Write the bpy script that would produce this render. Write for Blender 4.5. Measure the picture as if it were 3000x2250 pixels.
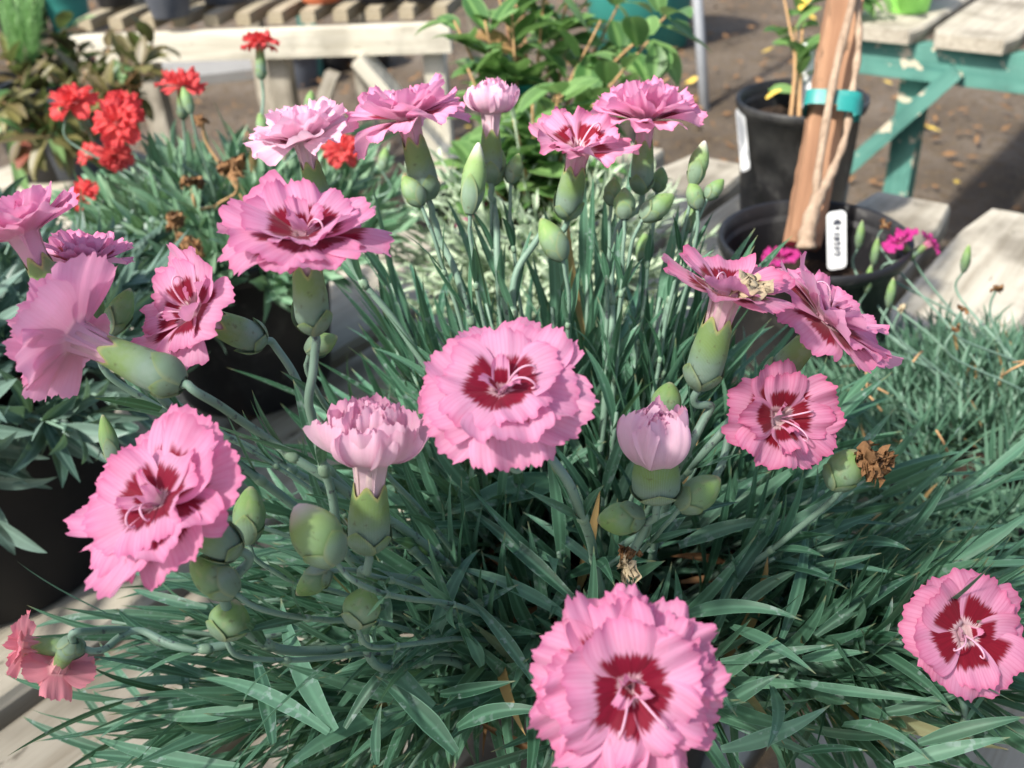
import bpy, math, random
import numpy as np
from mathutils import Vector, Matrix
D = bpy.data
for o in list(D.objects): D.objects.remove(o)
SC = bpy.context.scene
COL = SC.collection
PI = math.pi
rad = math.radians

# ------------------------------------------------------------------ camera
CAMZ = 1.08; BT = 0.60            # camera height, bench top height
PITCH, ROLL = 32.5, -3.5
FPX = 2917.0
cd = D.cameras.new('camera'); cam = D.objects.new('camera', cd); COL.objects.link(cam)
cam.location = (0, 0, CAMZ)
R_ = Matrix.Rotation(rad(90 - PITCH), 3, 'X') @ Matrix.Rotation(rad(ROLL), 3, 'Z')
cam.rotation_euler = R_.to_euler()
cd.sensor_width = 36; cd.lens = 35.0
cd.clip_start = 0.01; cd.clip_end = 200
cd.dof.use_dof = True; cd.dof.focus_distance = 0.33; cd.dof.aperture_fstop = 16
SC.camera = cam
SC.render.resolution_x = 1024; SC.render.resolution_y = 768
# ------------------------------------------------------------------ world + sun
SUN_AZ, SUN_EL = 232.0, 50.0      # azimuth clockwise from +Y ; the sun stands behind the camera, to its left
w = D.worlds.new('World'); SC.world = w; w.use_nodes = True
nt = w.node_tree; sky = nt.nodes.new('ShaderNodeTexSky'); sky.sky_type = 'NISHITA'
sky.sun_disc = False; sky.sun_elevation = rad(SUN_EL); sky.sun_rotation = rad(SUN_AZ)
sky.air_density = 1.0; sky.dust_density = 3.0
bg = nt.nodes['Background']; bg.inputs[1].default_value = 0.11
nt.links.new(sky.outputs[0], bg.inputs[0])
sl = D.lights.new('sun', 'SUN'); sl.energy = 3.4; sl.angle = rad(3); sl.color = (1, 0.95, 0.87)
so = D.objects.new('sun', sl); COL.objects.link(so)
az = rad(SUN_AZ); sd = Vector((math.sin(az) * math.cos(rad(SUN_EL)), math.cos(az) * math.cos(rad(SUN_EL)), math.sin(rad(SUN_EL))))
so.rotation_euler = sd.to_track_quat('Z', 'Y').to_euler()
SC.view_settings.view_transform = 'Standard'; SC.view_settings.look = 'None'
SC.view_settings.exposure = 1.12; SC.view_settings.gamma = 1.0
SC.render.engine = 'CYCLES'

# ------------------------------------------------------------------ helpers
RC = np.array(R_)
def P(px, py, d):
    v = RC @ np.array([(px - 1500) / FPX * d, -(py - 1125) / FPX * d, -d])
    return v + np.array([0, 0, CAMZ])
def G(px, py, z):
    v = RC @ np.array([(px - 1500) / FPX, -(py - 1125) / FPX, -1.0])
    return v * ((z - CAMZ) / v[2]) + np.array([0, 0, CAMZ])
def CV(x, y, z):                   # direction given as right / up / towards the lens
    v = RC @ np.array([x, y, z], float); return v / np.linalg.norm(v)
def nrm(v):
    v = np.asarray(v, float); n = np.linalg.norm(v); return v / n if n > 1e-12 else np.array([0, 0, 1.0])
UX = np.array([math.cos(rad(51)), math.sin(rad(51)), 0]); NX = np.array([UX[1], -UX[0], 0])  # along / across the planks

class MB:
    def __init__(s): s.v = []; s.f = []; s.c = []; s.n = 0
    def add(s, v, f, c=None):
        v = np.asarray(v, float).reshape(-1, 3)
        s.v.append(v); s.f.extend([tuple(i + s.n for i in q) for q in f])
        if c is None: c = np.zeros((len(v), 3))
        c = np.asarray(c, float)
        if c.ndim == 1: c = np.tile(c, (len(v), 1))
        s.c.append(c); s.n += len(v)
    def build(s, name, mat, parent=None, smooth=True, loc=None):
        me = D.meshes.new(name)
        V = np.concatenate(s.v) if s.v else np.zeros((0, 3))
        C = np.concatenate(s.c) if s.c else np.zeros((0, 3))
        if loc is not None: V = V - np.asarray(loc)
        me.from_pydata([tuple(p) for p in V], [], s.f)
        a = me.color_attributes.new('Col', 'FLOAT_COLOR', 'POINT')
        a.data.foreach_set('color', np.hstack([C, np.ones((len(C), 1))]).ravel())
        if smooth: me.polygons.foreach_set('use_smooth', [True] * len(me.polygons))
        me.materials.append(mat); me.update()
        o = D.objects.new(name, me); COL.objects.link(o)
        if loc is not None: o.location = loc
        if parent is not None:
            o.parent = parent
            if loc is None: o.matrix_parent_inverse = Matrix.Translation(parent.location).inverted()
        return o
def gridf(nr, nc, wrap=False):
    f = []
    for i in range(nr - 1):
        for j in range(nc - (0 if wrap else 1)):
            k = (j + 1) % nc; f.append((i * nc + j, i * nc + k, (i + 1) * nc + k, (i + 1) * nc + j))
    return f
def tag(o, label=None, cat=None, group=None, kind=None):
    if label: o['label'] = label
    if cat: o['category'] = cat
    if group: o['group'] = group
    if kind: o['kind'] = kind
    return o
def thing(name, loc, label, cat, group=None):
    o = D.objects.new(name, None); COL.objects.link(o); o.location = tuple(loc); o.empty_display_size = .01
    return tag(o, label, cat, group)
def frame(z, hint=(0, 0, 1)):
    z = nrm(z); x = np.cross(hint, z)
    if np.linalg.norm(x) < 1e-4: x = np.cross((1, 0, 0), z)
    x = nrm(x); return np.stack([x, np.cross(z, x), z], 1)
def tube(mb, pts, r, seg=8, col=(0, 0, 0), cap=True):
    pts = [np.asarray(p, float) for p in pts]; n = len(pts)
    rr = r if hasattr(r, '__len__') else [r] * n
    t = [nrm(pts[min(i + 1, n - 1)] - pts[max(i - 1, 0)]) for i in range(n)]
    x = frame(t[0])[:, 0]; V = []; C = []
    for i in range(n):
        x = nrm(x - t[i] * np.dot(x, t[i])); y = np.cross(t[i], x)
        for k in range(seg):
            a = 2 * PI * k / seg; V.append(pts[i] + rr[i] * (math.cos(a) * x + math.sin(a) * y)); C.append((col[0], i / max(1, n - 1), k / seg))
    F = gridf(n, seg, True)
    if cap: F.append(tuple(range(seg))[::-1]); F.append(tuple((n - 1) * seg + k for k in range(seg)))
    mb.add(V, F, C)
def bez(pts, n=12):                # Catmull-Rom through points
    p = [np.asarray(q, float) for q in pts]
    p = [2 * p[0] - p[1]] + p + [2 * p[-1] - p[-2]]; out = []
    for i in range(1, len(p) - 2):
        for k in range(n):
            t = k / n
            out.append(.5 * ((2 * p[i]) + (-p[i - 1] + p[i + 1]) * t + (2 * p[i - 1] - 5 * p[i] + 4 * p[i + 1] - p[i + 2]) * t * t + (-p[i - 1] + 3 * p[i] - 3 * p[i + 1] + p[i + 2]) * t ** 3))
    out.append(p[-2]); return out
def box(mb, c, ax, half, bev=0.002, col=(0, 0, 0)):
    """box with chamfered long edges: ax = 3x3 with the axes as columns"""
    hx, hy, hz = half; b = min(bev, hy * .45, hz * .45)
    prof = [(-hy + b, -hz), (hy - b, -hz), (hy, -hz + b), (hy, hz - b), (hy - b, hz), (-hy + b, hz), (-hy, hz - b), (-hy, -hz + b)]
    V = []
    for x, k in ((-hx, .0), (-hx + b, 1), (hx - b, 1), (hx, 0)):
        for (y, z) in prof:
            if not k: y = y - math.copysign(b * .8, y); z = z - math.copysign(b * .8, z)
            V.append(np.asarray(c) + ax @ np.array([x, y, z]))
    F = [tuple(reversed(range(8)))] + gridf(4, 8, True) + [tuple(range(24, 32))]
    mb.add(V, F, col)
AXP = np.stack([UX, NX, np.array([0, 0, 1.0])], 1)      # columns: along plank, across, up
# ------------------------------------------------------------------ materials
class NT:
    def __init__(s, name):
        s.m = D.materials.new(name); s.m.use_nodes = True; s.t = s.m.node_tree; s.t.nodes.clear()
        s.out = s.n('ShaderNodeOutputMaterial')
    def n(s, t, **k):
        x = s.t.nodes.new(t)
        for a, b in k.items():
            if a.startswith('i_'):
                key = a[2:]; key = int(key) if key.isdigit() else key.replace('_', ' ')
                s.set(x, key, b)
            else: setattr(x, a, b)
        return x
    def set(s, x, key, b):
        if isinstance(b, bpy.types.NodeSocket): s.t.links.new(b, x.inputs[key])
        elif isinstance(b, bpy.types.Node): s.t.links.new(b.outputs[0], x.inputs[key])
        else:
            if isinstance(b, tuple) and len(b) == 3 and x.inputs[key].type == 'RGBA': b = b + (1,)
            x.inputs[key].default_value = b
    def noise(s, scale, detail=4, rough=.55, vec=None, dim='3D'):
        x = s.n('ShaderNodeTexNoise'); x.inputs['Scale'].default_value = scale; x.inputs['Detail'].default_value = detail; x.inputs['Roughness'].default_value = rough
        if vec is not None: s.t.links.new(vec, x.inputs['Vector'])
        return x.outputs[0]
    def math(s, op, a, b=0.0, c=None, clamp=False):
        x = s.n('ShaderNodeMath', operation=op, use_clamp=clamp); s.set(x, 0, a); s.set(x, 1, b)
        if c is not None: s.set(x, 2, c)
        return x.outputs[0]
    def mix(s, f, a, b):
        x = s.n('ShaderNodeMix', data_type='RGBA'); s.set(x, 0, f); s.set(x, 6, a); s.set(x, 7, b); return x.outputs[2]
    def ramp(s, f, stops):
        x = s.n('ShaderNodeValToRGB'); s.set(x, 0, f); e = x.color_ramp.elements
        while len(e) > 1: e.remove(e[0])
        e[0].position = stops[0][0]; e[0].color = stops[0][1] + (1,)
        for p, c in stops[1:]:
            q = e.new(p); q.color = c + (1,)
        return x.outputs[0]
    def step(s, v, lo, hi):
        x = s.n('ShaderNodeMapRange', interpolation_type='SMOOTHSTEP'); s.set(x, 0, v); s.set(x, 1, lo); s.set(x, 2, hi); return x.outputs[0]
    def attr(s):
        a = s.n('ShaderNodeVertexColor', layer_name='Col'); p = s.n('ShaderNodeSeparateColor'); s.t.links.new(a.outputs[0], p.inputs[0]); return p.outputs
    def obj(s, scale=(1, 1, 1)):
        t = s.n('ShaderNodeTexCoord'); m = s.n('ShaderNodeMapping'); m.inputs['Scale'].default_value = scale
        s.t.links.new(t.outputs['Object'], m.inputs[0]); return m.outputs[0]
    def finish(s, col, rough=.6, spec=.4, trans=0.0, tcol=None, bump=None, bstr=.3, bdist=.001, sheen=0, coat=0):
        p = s.n('ShaderNodeBsdfPrincipled'); s.set(p, 'Base Color', col); s.set(p, 'Roughness', rough); s.set(p, 'Specular IOR Level', spec)
        if sheen: p.inputs['Sheen Weight'].default_value = sheen; p.inputs['Sheen Roughness'].default_value = .5
        if coat: p.inputs['Coat Weight'].default_value = coat
        if bump is not None:
            b = s.n('ShaderNodeBump'); b.inputs['Strength'].default_value = bstr; b.inputs['Distance'].default_value = bdist; s.set(b, 'Height', bump); s.t.links.new(b.outputs[0], p.inputs['Normal'])
        o = p.outputs[0]
        if trans:
            tr = s.n('ShaderNodeBsdfTranslucent'); s.set(tr, 0, tcol if tcol is not None else col); mx = s.n('ShaderNodeMixShader'); s.set(mx, 0, trans)
            s.t.links.new(o, mx.inputs[1]); s.t.links.new(tr.outputs[0], mx.inputs[2]); o = mx.outputs[0]
        s.t.links.new(o, s.out.inputs[0]); return s.m
def solid(name, c, rough=.6, spec=.4, var=.25, scale=20, **k):
    t = NT(name); f = t.noise(scale, 5, .6, t.obj())
    return t.finish(t.mix(f, tuple(x * (1 - var) for x in c), tuple(min(1, x * (1 + var)) for x in c)), rough, spec, bump=f, **k)
def petal_mat(name, light, mid, edge, spot, spot_end=.40, back=None, claw=(.76, .70, .60)):
    t = NT(name); r, g, b = t.attr()
    cx = t.n('ShaderNodeCombineXYZ'); t.set(cx, 0, t.math('MULTIPLY', g, 26.0)); t.set(cx, 1, t.math('MULTIPLY', r, 1.6)); t.set(cx, 2, t.math('MULTIPLY', b, 37.0))
    streak = t.noise(1.0, 3, .6, cx.outputs[0]); big = t.noise(260, 3, .6, t.obj()); blotch = t.noise(90, 2, .5, t.obj())
    s = t.math('ADD', r, t.math('MULTIPLY', t.math('SUBTRACT', streak, .5), .30))
    base = t.ramp(s, [(0, tuple(x * .72 for x in claw)), (.12, claw), (.27, claw), (.34, mid), (.55, light), (.86, mid), (1.0, edge)])
    base = t.mix(t.math('MULTIPLY', big, .45), base, light)
    base = t.mix(t.math('MULTIPLY', t.step(blotch, .5, .75), .35), base, edge)
    base = t.mix(t.math('MULTIPLY', t.step(streak, .5, .8), .30), base, edge)
    lim = t.math('ADD', spot_end, t.math('MULTIPLY', t.math('SUBTRACT', b, .5), .12))
    inn = t.step(s, .27, .33); out = t.math('SUBTRACT', 1.0, t.step(s, t.math('SUBTRACT', lim, .05), t.math('ADD', lim, .05)))
    geo = t.n('ShaderNodeNewGeometry')
    front = t.math('SUBTRACT', 1.0, t.math('MULTIPLY', geo.outputs['Backfacing'], .93))
    cent = t.math('SUBTRACT', 1.0, t.step(t.math('ABSOLUTE', t.math('SUBTRACT', g, .5)), .33, .43))
    f = t.math('MULTIPLY', t.math('MULTIPLY', t.math('MULTIPLY', inn, out), front), cent)
    spotc = t.mix(streak, spot, tuple(x * .45 for x in spot))
    oi = t.n('ShaderNodeObjectInfo'); base = t.mix(t.math('MULTIPLY', oi.outputs['Random'], .30), base, tuple(min(.9, x * .9 + .09) for x in light))
    vein = t.n('ShaderNodeTexWave', wave_type='BANDS', bands_direction='X'); cv = t.n('ShaderNodeCombineXYZ'); t.set(cv, 0, g); t.set(cv, 1, t.math('MULTIPLY', r, .12)); t.set(vein, 'Vector', cv.outputs[0]); vein.inputs['Scale'].default_value = 5.5; vein.inputs['Distortion'].default_value = 2.2; vein.inputs['Detail'].default_value = 2
    base = t.mix(t.math('MULTIPLY', t.step(vein.outputs[1], .62, .95), .22), base, edge)
    rim = t.step(t.math('ADD', r, t.math('MULTIPLY', big, .06)), .955, 1.03); base = t.mix(t.math('MULTIPLY', rim, .5), base, edge)
    bk = back or tuple(min(.95, x * 1.02 + .02) for x in light)
    base = t.mix(t.math('MULTIPLY', geo.outputs['Backfacing'], .55), base, bk)
    col = t.mix(f, base, spotc)
    return t.finish(col, .62, .25, .38, col, bump=t.math('ADD', streak, t.math('MULTIPLY', big, .5)), bstr=.22, bdist=.0005, sheen=.15)
M = {}
M['pink'] = petal_mat('pink_petal', (.86, .46, .66), (.81, .33, .53), (.72, .19, .38), (.36, .008, .045), .64)
M['pale'] = petal_mat('pale_petal', (.88, .62, .74), (.84, .50, .64), (.76, .34, .52), (.26, .008, .045), .46)
M['deep'] = petal_mat('deep_petal', (.82, .40, .58), (.74, .25, .43), (.62, .12, .27), (.34, .006, .03), .62)
M['red'] = petal_mat('red_petal', (.80, .13, .12), (.70, .045, .055), (.52, .015, .03), (.45, .01, .02), .30, back=(.7, .07, .07))
M['magenta'] = petal_mat('magenta_petal', (.55, .02, .26), (.45, .012, .20), (.38, .01, .16), (.20, .005, .06), .35)
M['salmon'] = petal_mat('salmon_petal', (.78, .30, .36), (.72, .20, .28), (.68, .12, .18), (.4, .02, .05), .3)
def leaf_mat(name, a, b, spots=.0, rough=.42, spec=.42, trans=.18, old=None, tip=None):
    t = NT(name); r, g, c = t.attr()
    n = t.noise(150, 4, .6, t.obj()); col = t.mix(r, a, b)
    col = t.mix(t.math('MULTIPLY', n, .45), col, tuple(x * .55 for x in a))
    mid = t.math('SUBTRACT', 1.0, t.step(t.math('ABSOLUTE', t.math('SUBTRACT', c, .5)), .02, .16))
    col = t.mix(t.math('MULTIPLY', mid, .30), col, tuple(x * 1.5 for x in b))
    eg = t.step(t.math('ABSOLUTE', t.math('SUBTRACT', c, .5)), .43, .5)
    col = t.mix(t.math('MULTIPLY', eg, .35), col, tuple(min(1, x * 1.9 + .03) for x in b))
    if spots:
        v = t.noise(330, 2, .5, t.obj()); v2 = t.noise(70, 2, .5, t.obj())
        f = t.math('MULTIPLY', t.step(v, .56, .66), t.step(v2, .48, .62))
        col = t.mix(t.math('MULTIPLY', f, spots), col, (.42, .50, .50))
    if tip: col = t.mix(t.math('MULTIPLY', t.step(g, .90, 1.0), .6), col, tip)
    if old: col = t.mix(t.step(r, .990, .995), col, old)
    return t.finish(col, t.math('ADD', rough, t.math('MULTIPLY', n, .2)), spec, trans, t.mix(.5, col, (.25, .45, .12)), bump=n, bstr=.15, bdist=.0005)
M['leaf'] = leaf_mat('glaucous_leaf', (.022, .088, .048), (.125, .275, .175), spots=.34, old=(.36, .24, .10), tip=(.30, .25, .12))
M['leaf_fine'] = leaf_mat('fine_leaf', (.035, .105, .062), (.16, .29, .20), old=(.42, .27, .12))
M['leaf_red'] = leaf_mat('greygreen_leaf', (.07, .19, .10), (.29, .45, .29), old=(.35, .2, .08))
M['leaf_left'] = leaf_mat('dusky_leaf', (.045, .10, .08), (.19, .29, .24), rough=.32)
M['leaf_silver'] = leaf_mat('silver_leaf', (.38, .50, .33), (.62, .72, .53), rough=.7, spec=.2)
M['leaf_shrub'] = leaf_mat('shrub_leaf', (.04, .13, .03), (.25, .42, .14), rough=.35, trans=.3, old=(.35, .16, .08))
M['leaf_dark'] = leaf_mat('bronze_leaf', (.085, .045, .03), (.20, .19, .06), rough=.35, old=(.2, .05, .03))
M['leaf_lance'] = leaf_mat('lance_leaf', (.045, .13, .04), (.22, .36, .14), rough=.35)
M['leaf_feather'] = leaf_mat('feathery_leaf', (.20, .42, .14), (.38, .62, .28), trans=.4)
def calyx_mat(name, base, top, teeth):
    t = NT(name); r, g, b = t.attr()
    st = t.n('ShaderNodeTexWave', wave_type='BANDS', bands_direction='X'); cx = t.n('ShaderNodeCombineXYZ'); t.set(cx, 0, b); t.set(cx, 1, t.math('MULTIPLY', g, .05))
    t.set(st, 'Vector', cx.outputs[0]); st.inputs['Scale'].default_value = 26; st.inputs['Distortion'].default_value = .6
    n = t.noise(180, 4, .6, t.obj())
    gg = t.math('ADD', g, t.math('MULTIPLY', t.math('SUBTRACT', n, .5), .16))
    col = t.ramp(gg, [(0, tuple(x * .8 for x in base)), (.45, base), (.72, top), (.93, top), (1, teeth)])
    col = t.mix(t.math('MULTIPLY', st.outputs[1], .34), col, tuple(min(1, x * 1.6 + .02) for x in base))
    n3 = t.noise(420, 3, .6, t.obj()); n4 = t.noise(120, 3, .6, t.obj())
    col = t.mix(t.math('MULTIPLY', t.step(n4, .45, .7), .28), col, (.30, .37, .33)); col = t.mix(t.math('MULTIPLY', t.step(n3, .60, .72), .55), col, (.10, .10, .05))
    col = t.mix(t.math('MULTIPLY', r, .8), col, teeth)
    return t.finish(col, .58, .28, .10, bump=st.outputs[1], bstr=.25, bdist=.0003)
M['calyx'] = calyx_mat('calyx_green', (.17, .26, .185), (.16, .26, .055), (.36, .36, .12))
M['bract'] = calyx_mat('bract_green', (.16, .245, .16), (.14, .23, .06), (.36, .38, .15))
M['bud'] = calyx_mat('bud_green', (.16, .27, .13), (.19, .32, .08), (.42, .38, .22))
M['budw'] = calyx_mat('bud_white_tip', (.18, .29, .12), (.24, .36, .11), (.85, .74, .70))
def stem_mat():
    t = NT('stem_green'); n = t.noise(260, 4, .6, t.obj()); m = t.noise(60, 2, .5, t.obj()); r, g, b = t.attr()
    col = t.mix(m, (.12, .215, .16), (.22, .33, .25)); col = t.mix(t.step(n, .58, .68), col, (.07, .09, .09)); col = t.mix(r, col, (.33, .44, .14))
    return t.finish(col, .5, .35)
M['stem'] = stem_mat()
M['style'] = solid('style_white', (.76, .42, .55), .5, .4, .1, 300)
M['dry'] = solid('dry_brown', (.24, .13, .06), .8, .2, .6, 220, bstr=.8)
M['tan'] = solid('dry_tan', (.50, .41, .27), .8, .2, .4, 260, bstr=.8)
M['stick'] = solid('dry_stick', (.42, .26, .13), .8, .2, .4, 120)
def wood_mat(name, a, b, c, stretch=(1.3, 26, 26), stain=.5, chips=None):
    t = NT(name); v = t.obj(stretch); n = t.noise(3.2, 8, .65, v); n2 = t.noise(9, 3, .5, t.obj()); n3 = t.noise(60, 4, .7, t.obj((.5, 1, 1)))
    oi = t.n('ShaderNodeObjectInfo')
    col = t.ramp(n, [(.25, c), (.45, a), (.7, b)])
    col = t.mix(t.math('MULTIPLY', t.step(n2, .48, .68), stain), col, tuple(x * .45 for x in c))
    col = t.mix(t.math('MULTIPLY', t.step(n3, .62, .70), .7), col, (.06, .05, .035))
    col = t.mix(t.math('MULTIPLY', oi.outputs['Random'], .25), col, c)
    if chips:
        f = t.step(t.noise(26, 5, .6, t.obj()), .60, .625); col = t.mix(f, col, chips)
    return t.finish(col, .8, .2, bump=n, bstr=.5, bdist=.003)
M['wood'] = wood_mat('weathered_wood', (.39, .36, .29), (.52, .48, .40), (.22, .185, .135), stain=.62)
M['wood_edge'] = wood_mat('slat_wood', (.30, .255, .18), (.42, .38, .29), (.22, .18, .10))
M['white'] = wood_mat('white_paint', (.62, .59, .48), (.76, .73, .62), (.44, .40, .31), stain=.45)
M['green'] = wood_mat('green_paint', (.095, .25, .205), (.13, .30, .25), (.05, .16, .14), stain=.35, chips=(.55, .50, .38))
M['stake'] = wood_mat('stake_wood', (.46, .22, .11), (.60, .33, .17), (.26, .11, .055), stretch=(26, 26, 1.6), stain=.25)
M['bark'] = wood_mat('bark', (.34, .25, .18), (.48, .37, .27), (.16, .11, .07), stretch=(40, 40, 5))
def soil_mat():
    t = NT('ground_soil'); o = t.obj(); a = t.noise(2.2, 6, .6, o); b = t.noise(34, 6, .7, o); c = t.noise(140, 4, .7, o)
    col = t.ramp(a, [(.3, (.075, .056, .040)), (.5, (.14, .112, .086)), (.7, (.21, .175, .14))])
    col = t.mix(t.step(b, .46, .62), col, (.13, .095, .06)); col = t.mix(t.step(c, .60, .68), col, (.42, .34, .22)); col = t.mix(t.step(c, .42, .34), col, (.04, .03, .022))
    return t.finish(col, .9, .15, bump=t.math('ADD', b, c), bstr=.8, bdist=.012)
M['soil'] = soil_mat()
M['potsoil'] = solid('potting_mix', (.035, .024, .018), .9, .15, .7, 160, bstr=1.0, bdist=.004)
def pot_mat(name, c, dust):
    t = NT(name); n = t.noise(9, 6, .7, t.obj((1, 1, .6))); n2 = t.noise(70, 4, .6, t.obj())
    col = t.mix(t.step(n, .50, .78), c, dust); col = t.mix(t.math('MULTIPLY', t.step(n2, .58, .7), .4), col, dust)
    return t.finish(col, t.math('ADD', .34, t.math('MULTIPLY', n, .35)), .45, bump=n2, bstr=.1)
M['pot'] = pot_mat('black_plastic', (.011, .011, .013), (.085, .085, .080))
M['potblack'] = solid('jet_plastic', (.007, .007, .009), .55, .25, .3, 30, bstr=.05)
M['potgrey'] = pot_mat('grey_plastic', (.07, .08, .10), (.14, .15, .16))
M['terra'] = solid('terracotta', (.50, .15, .07), .75, .2, .2, 30)
M['lime'] = solid('lime_plastic', (.33, .78, .16), .4, .4, .04, 6, bstr=.05)
M['tealpot'] = solid('teal_plastic', (.03, .20, .17), .5, .35, .2, 12)
M['tape'] = solid('teal_tape', (.02, .22, .20), .3, .5, .15, 60)
M['metal'] = solid('galvanised_pipe', (.30, .32, .34), .45, .5, .15, 40)
M['tag'] = solid('tag_white', (.86, .87, .86), .4, .4, .03, 30, bstr=.03)
M['ink'] = solid('pen_ink', (.03, .03, .05), .6, .2, .1)
M['yellow'] = solid('yellow_leaf', (.62, .44, .08), .6, .3, .3, 60)
M['brownleaf'] = solid('brown_leaf', (.20, .11, .05), .7, .2, .4, 60)

# ------------------------------------------------------------------ the setting
mb = MB(); nn = 90; xs = np.linspace(-30, 30, nn); rs = np.random.RandomState(4)
# one sheet, finer near the benches
gx = np.sign(xs) * np.abs(xs / 30) ** 2 * 30
V = [(x, y + 3, 0.02 * math.sin(x * 2.1) * math.cos(y * 1.7) + rs.rand() * .012) for x in gx for y in gx]
mb.add(V, gridf(nn, nn)); g = mb.build('ground', M['soil']); tag(g, kind='structure')
mb = MB(); rs = np.random.RandomState(8)
for i in range(4500):
    x, y = rs.uniform(-3, 4), rs.uniform(.8, 6.5); a = rs.rand() * 6.28; L = rs.uniform(.004, .026); W = L * rs.uniform(.25, .6)
    d = np.array([math.cos(a), math.sin(a), rs.uniform(-.2, .4)]); s = np.array([-d[1], d[0], rs.uniform(-.4, .4)]); p = np.array([x, y, .035])
    mb.add([p - d * L, p - s * W, p + d * L, p + s * W, p + np.array([0, 0, .3 * W])], [(0, 1, 4), (1, 2, 4), (2, 3, 4), (3, 0, 4)])
tag(mb.build('leaf_litter', M['brownleaf']), 'brown scraps and bark bits scattered over the soil', 'leaf litter', kind='stuff')
mb = MB()
for i in range(60):
    x, y = rs.uniform(-1, 3.4), rs.uniform(1.8, 5); a = rs.rand() * 6.28; L = rs.uniform(.012, .03); W = L * rs.uniform(.4, .7)
    d = np.array([math.cos(a), math.sin(a), rs.uniform(0, .5)]); s = np.array([-d[1], d[0], rs.uniform(-.4, .4)]); p = np.array([x, y, .042])
    mb.add([p - d * L, p - s * W, p + d * L, p + s * W, p + np.array([0, 0, .3 * W])], [(0, 1, 4), (1, 2, 4), (2, 3, 4), (3, 0, 4)])
tag(mb.build('fallen_leaves', M['yellow']), 'small yellow leaves fallen on the brown soil', 'fallen leaves', kind='stuff')

def plank(parent, c, L, W, T, mat, ax=AXP, name='plank', bev=.005, worn=0.0, seed=0):
    """a board with its own local axes so that the grain runs along it; ends can be worn round"""
    mb = MB(); ns = 26; nt_ = 9; hx, hy, hz = L / 2, W / 2, T / 2; rs = np.random.RandomState(seed + 11)
    V = []; w1 = worn * W
    prof = [(-1, -1), (-.94, -1), (.94, -1), (1, -1), (1, .6), (.93, 1), (.4, 1), (0, 1), (-.4, 1), (-.93, 1), (-1, .6)]
    for i in range(ns):
        s = i / (ns - 1); x = -hx + L * s; e = min(s, 1 - s) * L
        k = 1.0 if e > w1 or w1 == 0 else 0.80 + .20 * math.sqrt(max(0, 1 - (1 - e / w1) ** 2))
        for (py, pz) in prof:
            jit = rs.uniform(-.0007, .0007)
            zz = pz * hz - (bev * .5 if e < 1e-6 and pz > 0 else 0)
            V.append((x, py * hy * k + jit, zz))
    F = gridf(ns, len(prof), True) + [tuple(range(len(prof)))[::-1], tuple((ns - 1) * len(prof) + i for i in range(len(prof)))]
    mb.add(V, F); o = mb.build(name, mat, None, smooth=False)
    m = Matrix.Identity(4)
    for r in range(3):
        for q in range(3): m[r][q] = ax[r][q]
        m[r][3] = c[r]
    if parent is not None:
        o.parent = parent; m = Matrix.Translation(parent.location).inverted() @ m
    o.matrix_local = m
    return o
def beam(parent, p, q, W, T, mat, name, up=(0, 0, 1)):
    p = np.asarray(p, float); q = np.asarray(q, float); x = nrm(q - p); y = nrm(np.cross(up, x)); z = np.cross(x, y)
    return plank(parent, (p + q) / 2, np.linalg.norm(q - p), W, T, mat, np.stack([x, y, z], 1), name)
Z = np.array([0, 0, 1.0])
def UN(u, n, z): return UX * u + NX * n + Z * z
# the bench the pots stand on
bn = thing('plank_bench', UN(.3, 0, 0), 'weathered grey plank bench carrying the pink carnations and the two black pots', 'bench')
for i in range(11):
    n0 = -.708 + .130 * i; uend = 1.188 + [0, .0, .012, -.004, .01, .03, 0, .01, 0, 0, 0][i]
    plank(bn, UN((uend - .9) / 2, n0, BT - .016), uend + .9, .113, .032, M['wood'], worn=.35, seed=i)
for u in (-.6, .62, 1.02): beam(bn, UN(u, -.77, BT - .075), UN(u, .65, BT - .075), .04, .088, M['wood'], 'rail')
for u in (-.6, 1.02):
    for n in (-.70, .6): beam(bn, UN(u + .045, n, 0), UN(u + .045, n, BT - .03), .06, .06, M['wood'], 'leg', up=(1, 0, 0))
# added cloth on poles, unseen behind the camera, to shade the near plants
sh = thing('added_shade_cloth', (-1.2, -1.4, 2.2), 'added dark green shade cloth on four poles, out of view, shading the near plants', 'shade cloth')
mb = MB(); V = []
for i in range(24):
    for j in range(24):
        x = -3.2 + 4.6 * i / 23; y = -2.6 + 2.25 * j / 23; V.append((x, y, 2.2 - .05 * math.sin(PI * i / 23) * math.sin(PI * j / 23)))
t_ = NT('added_shade_netting'); tr_ = t_.n('ShaderNodeBsdfTransparent'); df_ = t_.n('ShaderNodeBsdfDiffuse'); t_.set(df_, 0, (.03, .08, .05)); mx_ = t_.n('ShaderNodeMixShader'); mx_.inputs[0].default_value = .52
t_.t.links.new(tr_.outputs[0], mx_.inputs[1]); t_.t.links.new(df_.outputs[0], mx_.inputs[2]); t_.t.links.new(mx_.outputs[0], t_.out.inputs[0])
mb.add(V, gridf(24, 24)); mb.build('cloth', t_.m, sh)
for x in (-3.2, 1.4):
    for y in (-2.6, -.35):
        mb = MB(); tube(mb, [(x, y, 0), (x, y, 1.1), (x, y, 2.22)], .02, 12); mb.build('pole', M['metal'], sh)
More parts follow.
